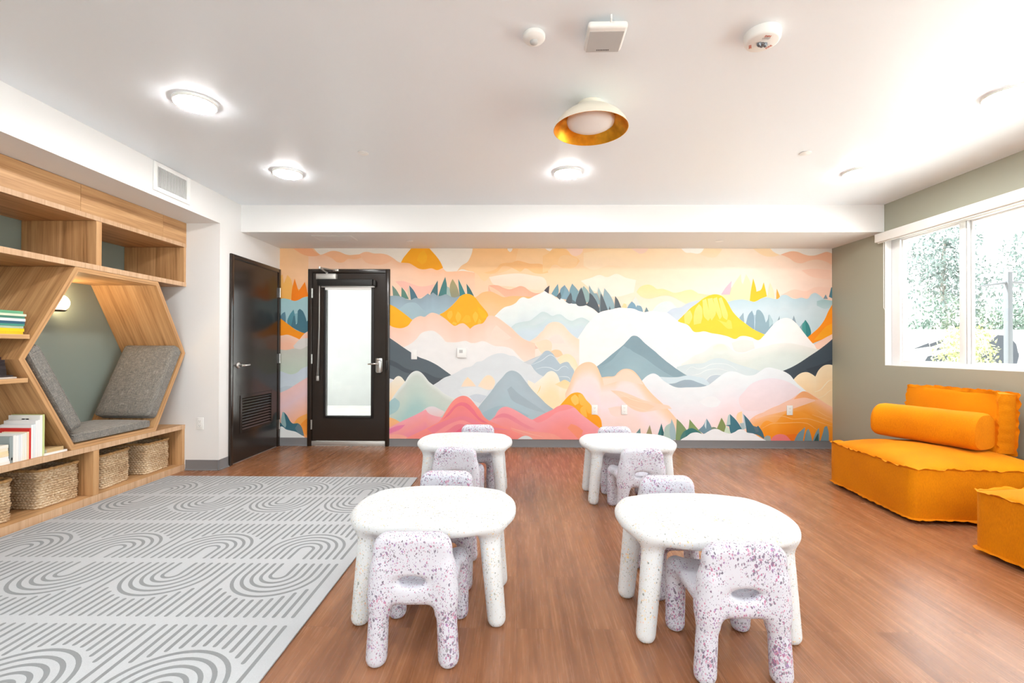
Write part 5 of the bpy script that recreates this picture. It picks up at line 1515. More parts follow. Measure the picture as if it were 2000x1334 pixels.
def build_rug():
    x0, x1, y0, y1, zt = -3.225, -0.918, 0.35, 4.255, 0.009
    rug = thing('area_rug', 'large light grey rug with grey arch pattern in front of the bookcase', 'rug', (0, 0, 0))
    bm = bmesh.new(); box(bm, x0, x1, y0, y1, 0.0006, zt, 0.002)
    done('pile', bm, M_RUG, rug, smooth=40)
    bm = bmesh.new()
    zz = zt + 0.0004
    w = 0.0085

    def strip(pts):
        P = [Vector((p[0], p[1])) for p in pts]
        out_l, out_r = [], []
        for i, p in enumerate(P):
            t = (P[min(i + 1, len(P) - 1)] - P[max(i - 1, 0)]).normalized()
            n = Vector((-t.y, t.x)) * w
            out_l.append(p + n); out_r.append(p - n)
        def cap(p, q):
            t = (p - q).normalized(); n = Vector((-t.y, t.x))
            return [p + (n * math.cos(a) + t * math.sin(a)) * w for a in (PI / 4, PI / 2, 3 * PI / 4)]
        c1 = cap(P[-1], P[-2]); c0 = cap(P[0], P[1])
        vl = [bm.verts.new((v.x, v.y, zz)) for v in out_l]; vr = [bm.verts.new((v.x, v.y, zz)) for v in out_r]
        for i in range(len(P) - 1):
            bm.faces.new((vl[i], vr[i], vr[i + 1], vl[i + 1]))
        e = [bm.verts.new((v.x, v.y, zz)) for v in c1]; bm.faces.new([vl[-1], vr[-1]] + e[::-1])
        e = [bm.verts.new((v.x, v.y, zz)) for v in c0]; bm.faces.new([vr[0], vl[0]] + e[::-1])

    p = 0.0428
    cw = 0.5655
    v0 = 0.118
    rows = [RUG_G[0] - RUG_P * k for k in range(7)]
    for k, yt in enumerate(rows):
        # row k lies between yt (far gap) and yt - RUG_P; far row opens towards the viewer
        for c in range(4):
            xc = RUG_X - cw * c
            dn = (k % 2 == 0)          # arch closed on the far side

            def W(u, v):
                return (xc + u, (yt - RUG_P + 0.033 + v) if dn else (yt - 0.033 - v))
            top = RUG_P - 0.068
            segs = []
            for j in range(1, 6):
                r = p * j
                segs.append([(-r, 0.0), (-r, v0 * .5)] + [(-r * math.cos(a), v0 + r * math.sin(a)) for a in [PI * q / 26 for q in range(27)]] + [(r, v0 * .5), (r, 0.0)])
                for s in (-1, 1):
                    u = s * r
                    vb = v0 + math.sqrt(max(0, (5.85 * p) ** 2 - u * u))
                    if j == 5: vb = v0 + 0.15
                    segs.append([(u, vb), (u, top)])
            segs.append([(0, v0 + 5.85 * p), (0, top)])
            for s in (-1, 1):
                segs.append([(s * 6 * p, 0.0), (s * 6 * p, top)])
            for sg in segs:
                pts = [W(u, v) for u, v in sg]
                if all(y > y0 + 0.02 for x, y in pts):
                    strip(pts)
    for f in bm.faces:
        f.normal_update()
        if f.normal.z < 0: f.normal_flip()
    done('arch_pattern', bm, M_RUGD, rug, recalc=False)


RUG_G, RUG_P, RUG_X = (4.265,), 0.565, -1.245
build_rug()

# ------------------------------------------------------------------ moulded children's tables and chairs


def surface_nets(f, lo, hi, h):
    """Mesh the zero level of f(x, y, z) (numpy arrays) as quads."""
    ax = [np.arange(lo[i], hi[i] + h, h) for i in range(3)]
    X, Y, Z = np.meshgrid(*ax, indexing='ij')
    F = f(X, Y, Z)
    ins = F < 0
    c = F.shape
    num = np.zeros((c[0] - 1, c[1] - 1, c[2] - 1, 3)); cnt = np.zeros((c[0] - 1, c[1] - 1, c[2] - 1))
    O = [(0, 0, 0), (1, 0, 0), (0, 1, 0), (1, 1, 0), (0, 0, 1), (1, 0, 1), (0, 1, 1), (1, 1, 1)]
    def sl(A, o):
        return A[o[0]:c[0] - 1 + o[0], o[1]:c[1] - 1 + o[1], o[2]:c[2] - 1 + o[2]]
    for a in range(8):
        for d in range(3):
            if O[a][d] == 0:
                b = list(O[a]); b[d] = 1
                fa, fb = sl(F, O[a]), sl(F, b)
                cr = (fa < 0) != (fb < 0)
                t = np.where(cr, fa / np.where(cr, fa - fb, 1), 0)
                p = np.zeros(cr.shape + (3,)); p[..., 0] = O[a][0]; p[..., 1] = O[a][1]; p[..., 2] = O[a][2]
                p[..., d] += t
                num += p * cr[..., None]; cnt += cr
    act = cnt > 0
    idx = -np.ones(act.shape, int)
    idx[act] = np.arange(act.sum())
    I = np.argwhere(act)
    V = (I + num[act] / cnt[act][:, None]) * h + np.array([ax[0][0], ax[1][0], ax[2][0]])
    Q = []
    for d in range(3):
        e1, e2 = [(1, 2), (2, 0), (0, 1)][d]
        A = ins; B = np.roll(ins, -1, d)
        for sgn, m in ((1, A & ~B), (0, ~A & B)):
            s = np.argwhere(m)
            s = s[(s[:, d] < c[d] - 1) & (s[:, e1] > 0) & (s[:, e2] > 0) & (s[:, e1] < c[e1] - 1) & (s[:, e2] < c[e2] - 1)]
            u = np.zeros(3, int); u[e1] = 1
            v = np.zeros(3, int); v[e2] = 1
            q = [idx[tuple((s - k).T)] for k in (u + v, v, 0 * u, u)]
            q = np.stack(q, 1)
            Q.append(q if sgn else q[:, ::-1])
    Q = np.concatenate(Q)
    Q = Q[(Q >= 0).all(1)]
    # relax a little so the skin is smooth
    n = len(V)
    for it in range(6):
        acc = np.zeros_like(V); ct = np.zeros(n)
        for k in range(4):
            a, b = Q[:, k], Q[:, (k + 1) % 4]
            np.add.at(acc, a, V[b]); np.add.at(ct, a, 1); np.add.at(acc, b, V[a]); np.add.at(ct, b, 1)
        av = acc / ct[:, None]
        V = V + (av - V) * (0.5 if it % 2 == 0 else -0.52)
    return V, Q


def smin(a, b, k):
    hh = np.clip(0.5 + 0.5 * (b - a) / k, 0, 1)
    return b + (a - b) * hh - k * hh * (1 - hh)


def cone(X, Y, Z, a, b, ra, rb):
    a, b = np.array(a, float), np.array(b, float)
    d = b - a
    t = np.clip(((X - a[0]) * d[0] + (Y - a[1]) * d[1] + (Z - a[2]) * d[2]) / (d @ d), 0, 1)
    return np.sqrt((X - a[0] - t * d[0])**2 + (Y - a[1] - t * d[1])**2 + (Z - a[2] - t * d[2])**2) - (ra + (rb - ra) * t)


def rbox(X, Y, Z, c, s, r):
    qx, qy, qz = np.abs(X - c[0]) - s[0] + r, np.abs(Y - c[1]) - s[1] + r, np.abs(Z - c[2]) - s[2] + r
    return np.sqrt(np.maximum(qx, 0)**2 + np.maximum(qy, 0)**2 + np.maximum(qz, 0)**2) + np.minimum(np.maximum(qx, np.maximum(qy, qz)), 0) - r


def foot(Z, d, r=0.012):
    """Flatten the feet on the floor with a soft edge."""
    return -smin(-d, Z, r) if False else np.maximum(d, -Z) + 0 * d


def chair_field(X, Y, Z):
    # front is +y, back is -y
    d = None
    for s in (-1, 1):
        fl = cone(X, Y, Z, (s * 0.139, 0.158, 0.030), (s * 0.140, 0.146, 0.262), 0.040, 0.041)
        bl = cone(X, Y, Z, (s * 0.137, -0.156, 0.030), (s * 0.120, -0.152, 0.36), 0.040, 0.036)
        q = np.minimum(fl, bl)
        d = q if d is None else np.minimum(d, q)
    zc = np.clip(Z, 0.05, 0.51)
    hw = 0.177 - (zc - 0.03) / 0.47 * 0.032
    yc = -0.150 - (zc - 0.22) * 0.04
    th = 0.034
    rz = 0.055
    # rounded trapezoid in x-z, rounded again in y
    qx, qz = np.abs(X) - hw + rz, np.maximum(Z - 0.502 + rz, 0.200 - Z + rz)
    out = np.sqrt(np.maximum(qx, 0)**2 + np.maximum(qz, 0)**2) + np.minimum(np.maximum(qx, qz), 0) - rz
    # the arch between the back legs
    arch = np.sqrt(np.maximum(np.abs(X) - 0.058, 0)**2 + np.maximum(Z - 0.196, 0)**2) - 0.037
    out = np.maximum(out, -arch)
    qy = np.abs(Y - yc) - th
    rr = 0.028
    a, b = out + rr, qy + rr
    back = np.sqrt(np.maximum(a, 0)**2 + np.maximum(b, 0)**2) + np.minimum(np.maximum(a, b), 0) - rr
    seat = rbox(X, Y, Z - 0.012 * np.abs(X / 0.16)**2.5, (0, 0.014, 0.262), (0.156, 0.178, 0.030), 0.029)
    body = smin(back, seat, 0.035)
    d = smin(d, body, 0.036)
    # grip hole through the foot of the backrest
    g = np.sqrt((X / 0.05)**2 + ((Z - 0.322) / 0.020)**2) - 1
    g = g * 0.02
    g = np.maximum(g, np.abs(Y + 0.155) - 0.09)
    d = -smin(-d, g, 0.022)
    return np.maximum(d, 0.0008 - Z)


def table_field(X, Y, Z):
    n = 2.5
    A, B = 0.380, 0.292
    rr = (np.abs(X / A)**n + np.abs(Y / B)**n)**(1 / n)
    e = (rr - 1) * 0.28
    q = np.abs(Z - 0.438) - 0.032
    R = 0.031
    a, b = e + R, q + R
    top = np.sqrt(np.maximum(a, 0)**2 + np.maximum(b, 0)**2) + np.minimum(np.maximum(a, b), 0) - R
    d = top
    for sx in (-1, 1):
        for sy in (-1, 1):
            leg = cone(X, Y, Z, (sx * 0.297, sy * 0.170, 0.030), (sx * 0.262, sy * 0.158, 0.41), 0.040, 0.046)
            d = smin(d, leg, 0.055)
    return np.maximum(np.maximum(d, 0.0008 - Z), Z - 0.4702)


def split_parts(root, V, Q, rule, M, names, share=None):
    """One skin, cut into part meshes that keep the whole skin's normals."""
    fn = np.cross(V[Q[:, 2]] - V[Q[:, 0]], V[Q[:, 3]] - V[Q[:, 1]])
    vn = np.zeros_like(V)
    for k in range(4):
        np.add.at(vn, Q[:, k], fn)
    vn /= np.linalg.norm(vn, axis=1)[:, None]
    cen = V[Q].mean(1)
    lab = rule(cen)
    out = []
    for i, nm in enumerate(names):
        q = Q[lab == i]
        if not len(q): continue
        used, inv = np.unique(q, return_inverse=True)
        me = bpy.data.meshes.new(nm)
        me.from_pydata([tuple(v) for v in V[used]], [], [tuple(int(k) for k in r) for r in inv.reshape(q.shape)])
        me.polygons.foreach_set('use_smooth', [True] * len(me.polygons))
        me.normals_split_custom_set_from_vertices([tuple(v) for v in vn[used]])
        me.update()
        out.append(link(nm, me, M, root))
    return out


def dup(root, loc, rz, label, group=None):
    r = root.copy()
    C.objects.link(r)
    r.location = loc
    r.rotation_euler = (0, 0, rz)
    r['label'] = label
    if group: r['group'] = group
    for ch in list(root.children):
        c = ch.copy()
        C.objects.link(c)
        c.parent = r
    return r


V, Q = surface_nets(chair_field, (-0.22, -0.25, -0.02), (0.22, 0.24, 0.54), 0.0068)


def chair_rule(c):
    x, y, z = c.T
    lab = np.where((y < -0.098 - 0.0 * z) & (z > 0.225), 1, 0)
    lab[(z <= 0.225) | ((z < 0.235) & (lab == 0))] = 0
    leg = z < 0.222
    lab[leg & (x < 0) & (y > 0)] = 2; lab[leg & (x > 0) & (y > 0)] = 3
    lab[leg & (x < 0) & (y < 0)] = 4; lab[leg & (x > 0) & (y < 0)] = 5
    return lab


CH_G, TB_G = 'flecked chairs at the small tables', 'flecked small tables'
chair0 = thing('child_chair', 'flecked chair at the front left table, its back to the viewer, beside the rug', 'chair', (-0.395, 1.915, 0), 0.0, CH_G)
split_parts(chair0, V, Q, chair_rule, M_CHAIR, ['seat', 'backrest', 'leg', 'leg', 'leg', 'leg'])
V, Q = surface_nets(table_field, (-0.4, -0.32, -0.02), (0.4, 0.32, 0.5), 0.0075)


def table_rule(c):
    x, y, z = c.T
    lab = np.zeros(len(c), int)
    leg = z < 0.385
    lab[leg & (x < 0) & (y > 0)] = 1; lab[leg & (x > 0) & (y > 0)] = 2
    lab[leg & (x < 0) & (y < 0)] = 3; lab[leg & (x > 0) & (y < 0)] = 4
    return lab


table0 = thing('child_table', 'white flecked small table at the front left, next to the rug', 'table', (-0.385, 2.19, 0), 0.0, TB_G)
split_parts(table0, V, Q, table_rule, M_TABLE, ['tabletop', 'leg', 'leg', 'leg', 'leg'])
dup(table0, (0.828, 2.09, 0), math.radians(0), 'white flecked small table at the front right, nearest the orange sofa pieces')
dup(table0, (-0.42, 3.75, 0), math.radians(0), 'white flecked small table at the back left, before the pink hills')
dup(table0, (0.885, 3.76, 0), math.radians(0), 'white flecked small table at the back right, in front of the mural pines')
for loc, rz, lab in (
    ((0.818, 1.845, 0), 0.0, 'flecked chair at the front right table, its back to the viewer'),
    ((-0.40, 2.47, 0), PI, 'flecked chair tucked under the far side of the front left table'),
    ((0.82, 2.40, 0), PI, 'flecked chair tucked under the far side of the front right table'),
    ((-0.435, 3.42, 0), 0.0, 'flecked chair at the back left table, on the side towards the viewer'),
    ((0.87, 3.41, 0), 0.0, 'flecked chair at the back right table, on the side towards the viewer'),
    ((-0.36, 4.06, 0), PI, 'flecked chair on the far side of the back left table, against the pink hills'),
    ((0.87, 4.00, 0), PI, 'flecked chair on the far side of the back right table, by the mural')):
    dup(chair0, loc, rz, lab)

# ------------------------------------------------------------------ mustard lounge pieces


def wave(s, seed, amp):
    return amp * (noise.noise(Vector((s * 5.0, seed, 0.0))) + 0.6 * noise.noise(Vector((s * 13.0, seed + 7, 0.0))))


def rim_path(L, W, r, step=0.02):
    pts = []
    for cx, cy, a0 in ((L / 2 - r, W / 2 - r, 0), (-L / 2 + r, W / 2 - r, 90), (-L / 2 + r, -W / 2 + r, 180), (L / 2 - r, -W / 2 + r, 270)):
        for k in range(5):
            a = math.radians(a0 + k * 22.5)
            pts.append(Vector((cx + r * math.cos(a), cy + r * math.sin(a))))
    out = []
    for a, b in zip(pts, pts[1:] + pts[:1]):
        n = max(1, int((b - a).length / step))
        out += [a + (b - a) * k / n for k in range(n)]
    return out


def flange(name, parent, path, frame, width, seed, amp=0.010, thick=0.0022):
    """Wavy sewn-out seam running round a closed path; frame(p, n, out, up) -> point."""
    bm = bmesh.new()
    n = len(path)
    rows = []
    s = 0
    for i, p in enumerate(path):
        t = (path[(i + 1) % n] - path[i - 1]).normalized()
        nn = Vector((t.y, -t.x))
        s += (path[(i + 1) % n] - p).length
        k = 2 * PI * i / n                       # wrap the noise round the loop
        sx = 1.3 * math.cos(k) * n * 0.02 / 2
        sy = 1.3 * math.sin(k) * n * 0.02 / 2
        wv = amp * (noise.noise(Vector((sx * 5, sy * 5, seed))) + 0.7 * noise.noise(Vector((sx * 14, sy * 14, seed + 3))))
        wd = width * (1 + 0.45 * noise.noise(Vector((sx * 7, sy * 7, seed + 9))))
        ring = []
        for u, side in ((0, 1), (0.5, 1), (1, 1), (1, -1), (0.5, -1), (0, -1)):
            ring.append(bm.verts.new(frame(p, nn, u * wd, wv * u + side * thick * 0.5)))
        rows.append(ring)
    for i in range(n):
        a, b = rows[i], rows[(i + 1) % n]
        for k in range(6):
            bm.faces.new((a[k], a[(k + 1) % 6], b[(k + 1) % 6], b[k]))
    return done(name, bm, M_MUSTARD, parent, smooth=60)


def soft_block(bm, L, W, H, z0, crown, r=0.03, cuts=23, bulge=0.012, seed=1.0, dent=0.012):
    r0 = bmesh.ops.create_cube(bm, size=1.0)
    bmesh.ops.subdivide_edges(bm, edges=bm.edges[:], cuts=cuts, use_grid_fill=True)
    for v in bm.verts:
        u, w, k = v.co.x * 2, v.co.y * 2, v.co.z * 2
        x, y, z = v.co.x * L, v.co.y * W, v.co.z * H
        side = max(abs(u), abs(w)) > 0.999
        if side:
            b = bulge * (1 - k * k)
            if abs(u) > 0.999: x += math.copysign(b * (1 - w * w), u)
            if abs(w) > 0.999: y += math.copysign(b * (1 - u * u), w)
        if k > 0.999:
            q = (1 - abs(u)**3) * (1 - abs(w)**3)
            z += crown * q ** 0.7 + dent * noise.noise(Vector((x * 3.2, y * 3.2, seed))) * q
            z += 0.004 * noise.noise(Vector((x * 11, y * 11, seed + 4))) * q
        if side:
            x += 0.004 * noise.noise(Vector((y * 6, z * 6, seed))) * (1 - k * k)
        # soften vertical corners
        cx = max(-L / 2 + r, min(L / 2 - r, x)); cy = max(-W / 2 + r, min(W / 2 - r, y))
        d = Vector((x - cx, y - cy))
        if abs(x - cx) > 1e-9 and abs(y - cy) > 1e-9 and d.length > r:
            d = d.normalized() * r
            x, y = cx + d.x, cy + d.y
        v.co = (x, y, z + H / 2 + z0)


def seat_block(label, loc, rz, L, W, H, crown, seed):
    """Low upholstered seat: L along local x, W along local y."""
    s = thing('lounge_seat', label, 'sofa', loc, rz)
    bm = bmesh.new(); soft_block(bm, L, W, H - 0.03, 0.03, crown, seed=seed)
    done('upholstery', bm, M_MUSTARD, s, smooth=60)
    bm = bmesh.new(); box(bm, -L / 2 + .05, L / 2 - .05, -W / 2 + .05, W / 2 - .05, 0.0, 0.03)
    done('plinth', bm, M_BLACK, s)
    path = rim_path(L - 0.008, W - 0.008, 0.03)
    flange('top_seam', s, path, lambda p, n, o, u: (p.x + n.x * (0.8 * o), p.y + n.y * (0.8 * o), H + 0.002 + o * 0.35 + u), 0.022, seed, 0.016)
    flange('bottom_seam', s, path, lambda p, n, o, u: (p.x + n.x * o, p.y + n.y * o, 0.034 - o * 0.25 + u), 0.022, seed + 20, 0.007)
    return s


# the big one: near left corner about (2.75, 3.2)
RZ = math.radians(-4.5)
ux, uy = Vector((math.cos(RZ), math.sin(RZ), 0)), Vector((-math.sin(RZ), math.cos(RZ), 0))
LX, WY = 0.965, 0.955
cnr = Vector((2.725, 3.235, 0))
ctr = cnr + ux * LX / 2 + uy * WY / 2
seat_block('large mustard lounge seat under the window, carrying the bolster and back cushion', ctr, RZ, LX, WY, 0.365, 0.092, 1.5)
RZ2 = math.radians(1.0)
seat_block('mustard ottoman seat cut off by the right edge of the picture', (3.235, 2.345, 0), RZ2, 1.0, 0.93, 0.36, 0.06, 6.2)

# bolster on the seat
bol = thing('bolster', 'mustard bolster cushion lying on the large lounge seat', 'cushion', (3.305, 3.765, 0.456), math.radians(20))
bm = bmesh.new()
BL, R1 = 0.71, 0.147


def dprof(k, n=40):
    """Rounded-triangle section: flat below, round above."""
    a = 2 * PI * k / n
    x, z = math.cos(a), math.sin(a)
    px = math.copysign(abs(x) ** 0.8, x) * R1 * (1.0 if z > 0 else 1.0)
    pz = z * R1 * 1.02 if z > 0 else math.copysign(abs(z) ** 0.55, z) * R1 * 0.86
    return px, pz


rings = []
NS = 48
for i in range(NS + 1):
    t = i / NS
    y = (t - 0.5) * BL
    e = min(t, 1 - t) * BL
    sc_ = 1.0 if e > 0.028 else 1 - 0.10 * (1 - e / 0.028) ** 2
    ring = []
    for k in range(40):
        px, pz = dprof(k)
        wn_ = 0.003 * noise.noise(Vector((y * 7, px * 8, pz * 8)))
        ring.append(bm.verts.new((px * sc_ + wn_, y, (pz * sc_ if pz > 0 else pz * sc_) + R1 * 0.86 + wn_)))
    rings.append(ring)
for a, b in zip(rings, rings[1:]):
    for k in range(40):
        bm.faces.new((a[k], a[(k + 1) % 40], b[(k + 1) % 40], b[k]))
done('upholstery', bm, M_MUSTARD, bol, smooth=60)
for ends, s in ((rings[0], -1), (rings[-1], 1)):
    bm = bmesh.new()
    prev = None
    y = s * BL / 2
    for q in (1.0, 0.94, 0.8, 0.5, 0.2):
        ring = [bm.verts.new((dprof(k)[0] * 0.90 * q, y + s * 0.006 * (1 - q ** 2), dprof(k)[1] * 0.90 * q + R1 * 0.86)) for k in range(40)]
        if prev:
            for k in range(40):
                bm.faces.new((prev[k], prev[(k + 1) % 40], ring[(k + 1) % 40], ring[k]))
        prev = ring
    bm.faces.new(prev)
    done('end_cap', bm, M_MUSTARD, bol, smooth=60)

# back cushion leaning on the wall
bk = thing('back_cushion', 'big mustard back cushion with wavy seams leaning on the sage wall', 'cushion')
BW, BH, BT = 0.70, 0.44, 0.16
# local x = along the wall, local y = height, local z = thickness towards the room
tilt = math.radians(2.5)
face = Vector((-math.cos(tilt), -0.10, math.sin(tilt))).normalized()
side = Vector((0.10, -1, 0)).normalized()
upv = face.cross(side).normalized()
bk.matrix_world = Matrix.Translation((3.57, 3.82, 0.43)) @ Matrix((side, upv, face)).transposed().to_4x4()
bm = bmesh.new()
bmesh.ops.create_cube(bm, size=1.0)
bmesh.ops.subdivide_edges(bm, edges=bm.edges[:], cuts=19, use_grid_fill=True)
for v in bm.verts:
    u, w, k = v.co.x * 2, v.co.y * 2, v.co.z * 2
    x, y, z = v.co.x * BW, v.co.y * BH, v.co.z * BT
    q = max(0, 1 - abs(u)**3) * max(0, 1 - abs(w)**3)
    z += math.copysign(0.03 * q, k) * abs(k) + 0.006 * noise.noise(Vector((x * 7, y * 7, 2))) * abs(k)
    if max(abs(u), abs(w)) > 0.999:
        pinch = 0.010 * (1 - k * k) - 0.004 * math.sin(x * 95 + y * 90) * (1 - k * k)
        if abs(u) > 0.999: x += math.copysign(pinch, u)
        else: y += math.copysign(pinch, w)
    v.co = (x, y + BH / 2, z)
done('upholstery', bm, M_MUSTARD, bk, smooth=60)
pth = rim_path(BW - 0.01, BH - 0.01, 0.012, 0.016)
flange('front_seam', bk, pth, lambda p, n, o, u: (p.x + n.x * o, p.y + n.y * o + BH / 2, BT / 2 + u), 0.024, 31.0, 0.022)
flange('rear_seam', bk, pth, lambda p, n, o, u: (p.x + n.x * o, p.y + n.y * o + BH / 2, -BT / 2 + u), 0.024, 42.0, 0.022)

# ------------------------------------------------------------------ ceiling fittings


def ceiling_light(label, x, y):
    t = thing('ceiling_light', label, 'ceiling light', (x, y, ZC), 0, 'round surface ceiling lights')
    bm = bmesh.new(); lathe(bm, [(0.112, -0.0005), (0.118, -0.0005), (0.118, -0.015), (0.112, -0.018), (0.112, -0.0005)], 48)
    done('trim_ring', bm, M_PLASTIC, t, smooth=40)
    bm = bmesh.new(); lathe(bm, [(0, -0.0265), (0.07, -0.0262), (0.103, -0.0245), (0.1115, -0.019), (0.1115, -0.001), (0, -0.001)], 48)
    done('diffuser', bm, M_LAMP, t, smooth=40)


for x, y, lab in ((-1.972, 2.793, 'lit round ceiling light at the left, nearest the viewer on that side'), (-1.971, 3.929, 'lit round ceiling light at the left, farther back by the white beam'),
                  (0.422, 3.927, 'lit round ceiling light in the middle, behind the gold pendant dish'), (2.871, 3.925, 'lit round ceiling light at the right, farther back by the beam'),
                  (2.862, 2.73, 'lit round ceiling light cut off by the right edge of the picture')):
    ceiling_light(lab, x, y)
for x in (-1.972, 0.43, 2.866):
    for y in (0.4, -1.4):
        ceiling_light('lit round ceiling light behind the viewer', x, y)

pd = thing('dish_light', 'cream dish-shaped flush ceiling lamp with a gold inside', 'ceiling light', (0.443, 2.83, ZC))
bm = bmesh.new()
Rr, hh_ = 0.226, 0.158
out = [(0.078, -0.0005), (0.080, -0.022), (0.10, -0.034), (0.150, -0.062), (0.190, -0.094), (0.214, -0.126), (Rr, -hh_)]
inn = [(r - 0.004, z - 0.0002) for r, z in out[::-1]]
inn[0] = (Rr - 0.003, -hh_)
lathe(bm, out, 64)
done('shade', bm, M_CREAM, pd, smooth=60)
bm = bmesh.new()
lathe(bm, [(Rr, -hh_), (Rr - 0.0035, -hh_ - 0.0005), (0.205, -0.128), (0.18, -0.100), (0.14, -0.072), (0.0, -0.055)], 64)
done('inner_reflector', bm, M_GOLD, pd, smooth=60)
bm = bmesh.new()
lathe(bm, [(0, -0.150), (0.06, -0.148), (0.11, -0.140), (0.138, -0.125), (0.146, -0.105), (0.140, -0.085), (0, -0.075)], 48)
done('globe_diffuser', bm, M_OPAL, pd, smooth=80)

ms = thing('motion_sensor', 'small white domed sensor on the ceiling, left of the square box', 'sensor', (0.074, 2.20, ZC))
bm = bmesh.new(); lathe(bm, [(0.050, -0.0005), (0.053, -0.006), (0.053, -0.020), (0.045, -0.029), (0.024, -0.034), (0, -0.034)], 40)
done('housing', bm, M_PLASTIC, ms, smooth=40)
bm = bmesh.new(); lathe(bm, [(0.020, -0.034), (0.018, -0.042), (0.010, -0.047), (0, -0.048)], 24)
done('lens', bm, M_GREYPL, ms, smooth=60)

ap = thing('wireless_access_point', 'white square network box hanging just below the ceiling', 'router', (0.405, 2.165, ZC), math.radians(-1))
bm = bmesh.new()
box(bm, -0.09, 0.09, -0.09, 0.09, -0.052, -0.02, 0.014, 4)
done('housing', bm, M_PLASTIC, ap, smooth=40)
bm = bmesh.new(); box(bm, -0.078, 0.078, -0.060, 0.086, -0.0535, -0.0518, 0.0008)
done('face_panel', bm, M_GREYPL, ap)
bm = bmesh.new(); box(bm, -0.05, 0.05, -0.05, 0.05, -0.02, -0.0005)
done('bracket', bm, M_PLASTIC, ap)
bm = bmesh.new()
for i in range(8):
    box(bm, -0.03 + i * 0.0078, -0.0255 + i * 0.0078, 0.066, 0.0735, -0.0542, -0.0534)
done('printed_mark', bm, M_DARKPL, ap)
bm = bmesh.new()
tube(bm, [(0.012, -0.088, -0.03), (0.012, -0.1, -0.022), (0.012, -0.1, -0.004)], 0.004, 8);
done('cable', bm, M_PLASTIC, ap, smooth=40)


def text_mesh(s, size, M, m, parent, name):
    cu = bpy.data.curves.new(name, 'FONT')
    cu.body = s
    cu.size = size
    cu.extrude = 0.0003
    cu.align_x = 'CENTER'
    o = bpy.data.objects.new(name, cu)
    C.objects.link(o)
    dg = bpy.context.evaluated_depsgraph_get()
    me = bpy.data.meshes.new_from_object(o.evaluated_get(dg))
    bpy.data.objects.remove(o)
    return link(name, me, m, parent, mat4=M)


sm = thing('fire_strobe', 'round white fire alarm strobe on the ceiling with red lettering', 'alarm', (1.155, 2.20, ZC))
bm = bmesh.new()
lathe(bm, [(0.080, -0.0005), (0.081, -0.012), (0.079, -0.034), (0.074, -0.043), (0.067, -0.047), (0, -0.048)], 48)
done('housing', bm, M_PLASTIC, sm, smooth=40)
bm = bmesh.new()
for i in range(7):
    a = math.radians(245 + i * 8)
    box(bm, -0.001, 0.001, 0.030, 0.044, -0.0486, -0.0478, M=Matrix.Rotation(a - PI / 2, 4, 'Z'))
done('sounder_slots', bm, M_GREYPL, sm)
bm = bmesh.new()
for x, y, r in ((-0.014, 0.0, 0.011), (0.014, 0.002, 0.011), (0.0, 0.004, 0.013)):
    lathe(bm, [(r, -0.047), (r, -0.056), (r * 0.5, -0.063), (0, -0.064)], 14, Matrix.Translation((x, y, 0)))
done('strobe_lens', bm, mat('strobe_plastic', (120, 124, 132), 0.12, metal=0.6), sm, smooth=40)
for k, a in enumerate((-90, 30, 150)):
    r = math.radians(a)
    text_mesh('FIRE', 0.017, Matrix.Rotation(r + PI / 2, 4, 'Z') @ Matrix.Translation((0, -0.057, -0.0483)) @ Matrix.Rotation(PI, 4, 'Y'), M_REDINK, sm, 'red_lettering')


def sprinkler(label, x, y, z):
    t = thing('sprinkler_cover', label, 'sprinkler', (x, y, z), 0, 'concealed sprinkler covers')
    bm = bmesh.new(); lathe(bm, [(0.030, -0.0005), (0.040, -0.002), (0.041, -0.005), (0.036, -0.0075), (0, -0.008)], 36)
    done('cover_plate', bm, M_PLASTIC, t, smooth=40)


sprinkler('white sprinkler cover on the ceiling, left of the middle, before the beam', -1.19, 3.53, ZC)
sprinkler('white sprinkler cover on the ceiling, at the right before the beam', 2.19, 3.55, ZC)
sprinkler('white sprinkler cover under the beam, right of the glazed door', -1.226, 5.22, ZB)
sprinkler('white sprinkler cover under the beam, near the right end', 2.26, 5.215, ZB)
hp = thing('access_panel', 'white access panel under the beam, above the glazed door', 'access panel', (-2.02, 5.09, ZB))
bm = bmesh.new(); box(bm, -0.2, 0.2, -0.1, 0.1, -0.003, -0.0003, 0.001)
done('panel', bm, M_WHITE, hp)
bm = bmesh.new()
for a, b, c, d in ((-0.215, -0.205, -0.115, 0.115), (0.205, 0.215, -0.115, 0.115), (-0.205, 0.205, -0.115, -0.105), (-0.205, 0.205, 0.105, 0.115)):
    box(bm, a, b, c, d, -0.004, -0.0003, 0.001)
done('frame', bm, M_PLASTIC, hp)

# vent in the soffit face
vt = thing('air_vent', 'white air supply grille on the face of the soffit', 'vent', (XL, 3.855, 2.575))
bm = bmesh.new()
for a, b, z0, z1 in ((-0.205, -0.165, -0.118, 0.118), (0.165, 0.205, -0.118, 0.118), (-0.165, 0.165, 0.082, 0.118), (-0.165, 0.165, -0.118, -0.082)):
    box(bm, 0.0005, 0.012, a, b, z0, z1, 0.003)
done('frame', bm, M_PLASTIC, vt, smooth=40)
bm = bmesh.new(); box(bm, 0.0003, 0.001, -0.165, 0.165, -0.082, 0.082)
done('duct_backing', bm, M_DARKPL, vt)
for i in range(22):
    bm = bmesh.new()
    y = -0.157 + i * 0.01495
    box(bm, -0.006, 0.006, -0.0016, 0.0016, -0.082, 0.082, M=Matrix.Translation((0.0078, y, 0)) @ Matrix.Rotation(math.radians(-22), 4, 'Z'))
    done('vane', bm, M_PLASTIC, vt)

# ------------------------------------------------------------------ wall plates


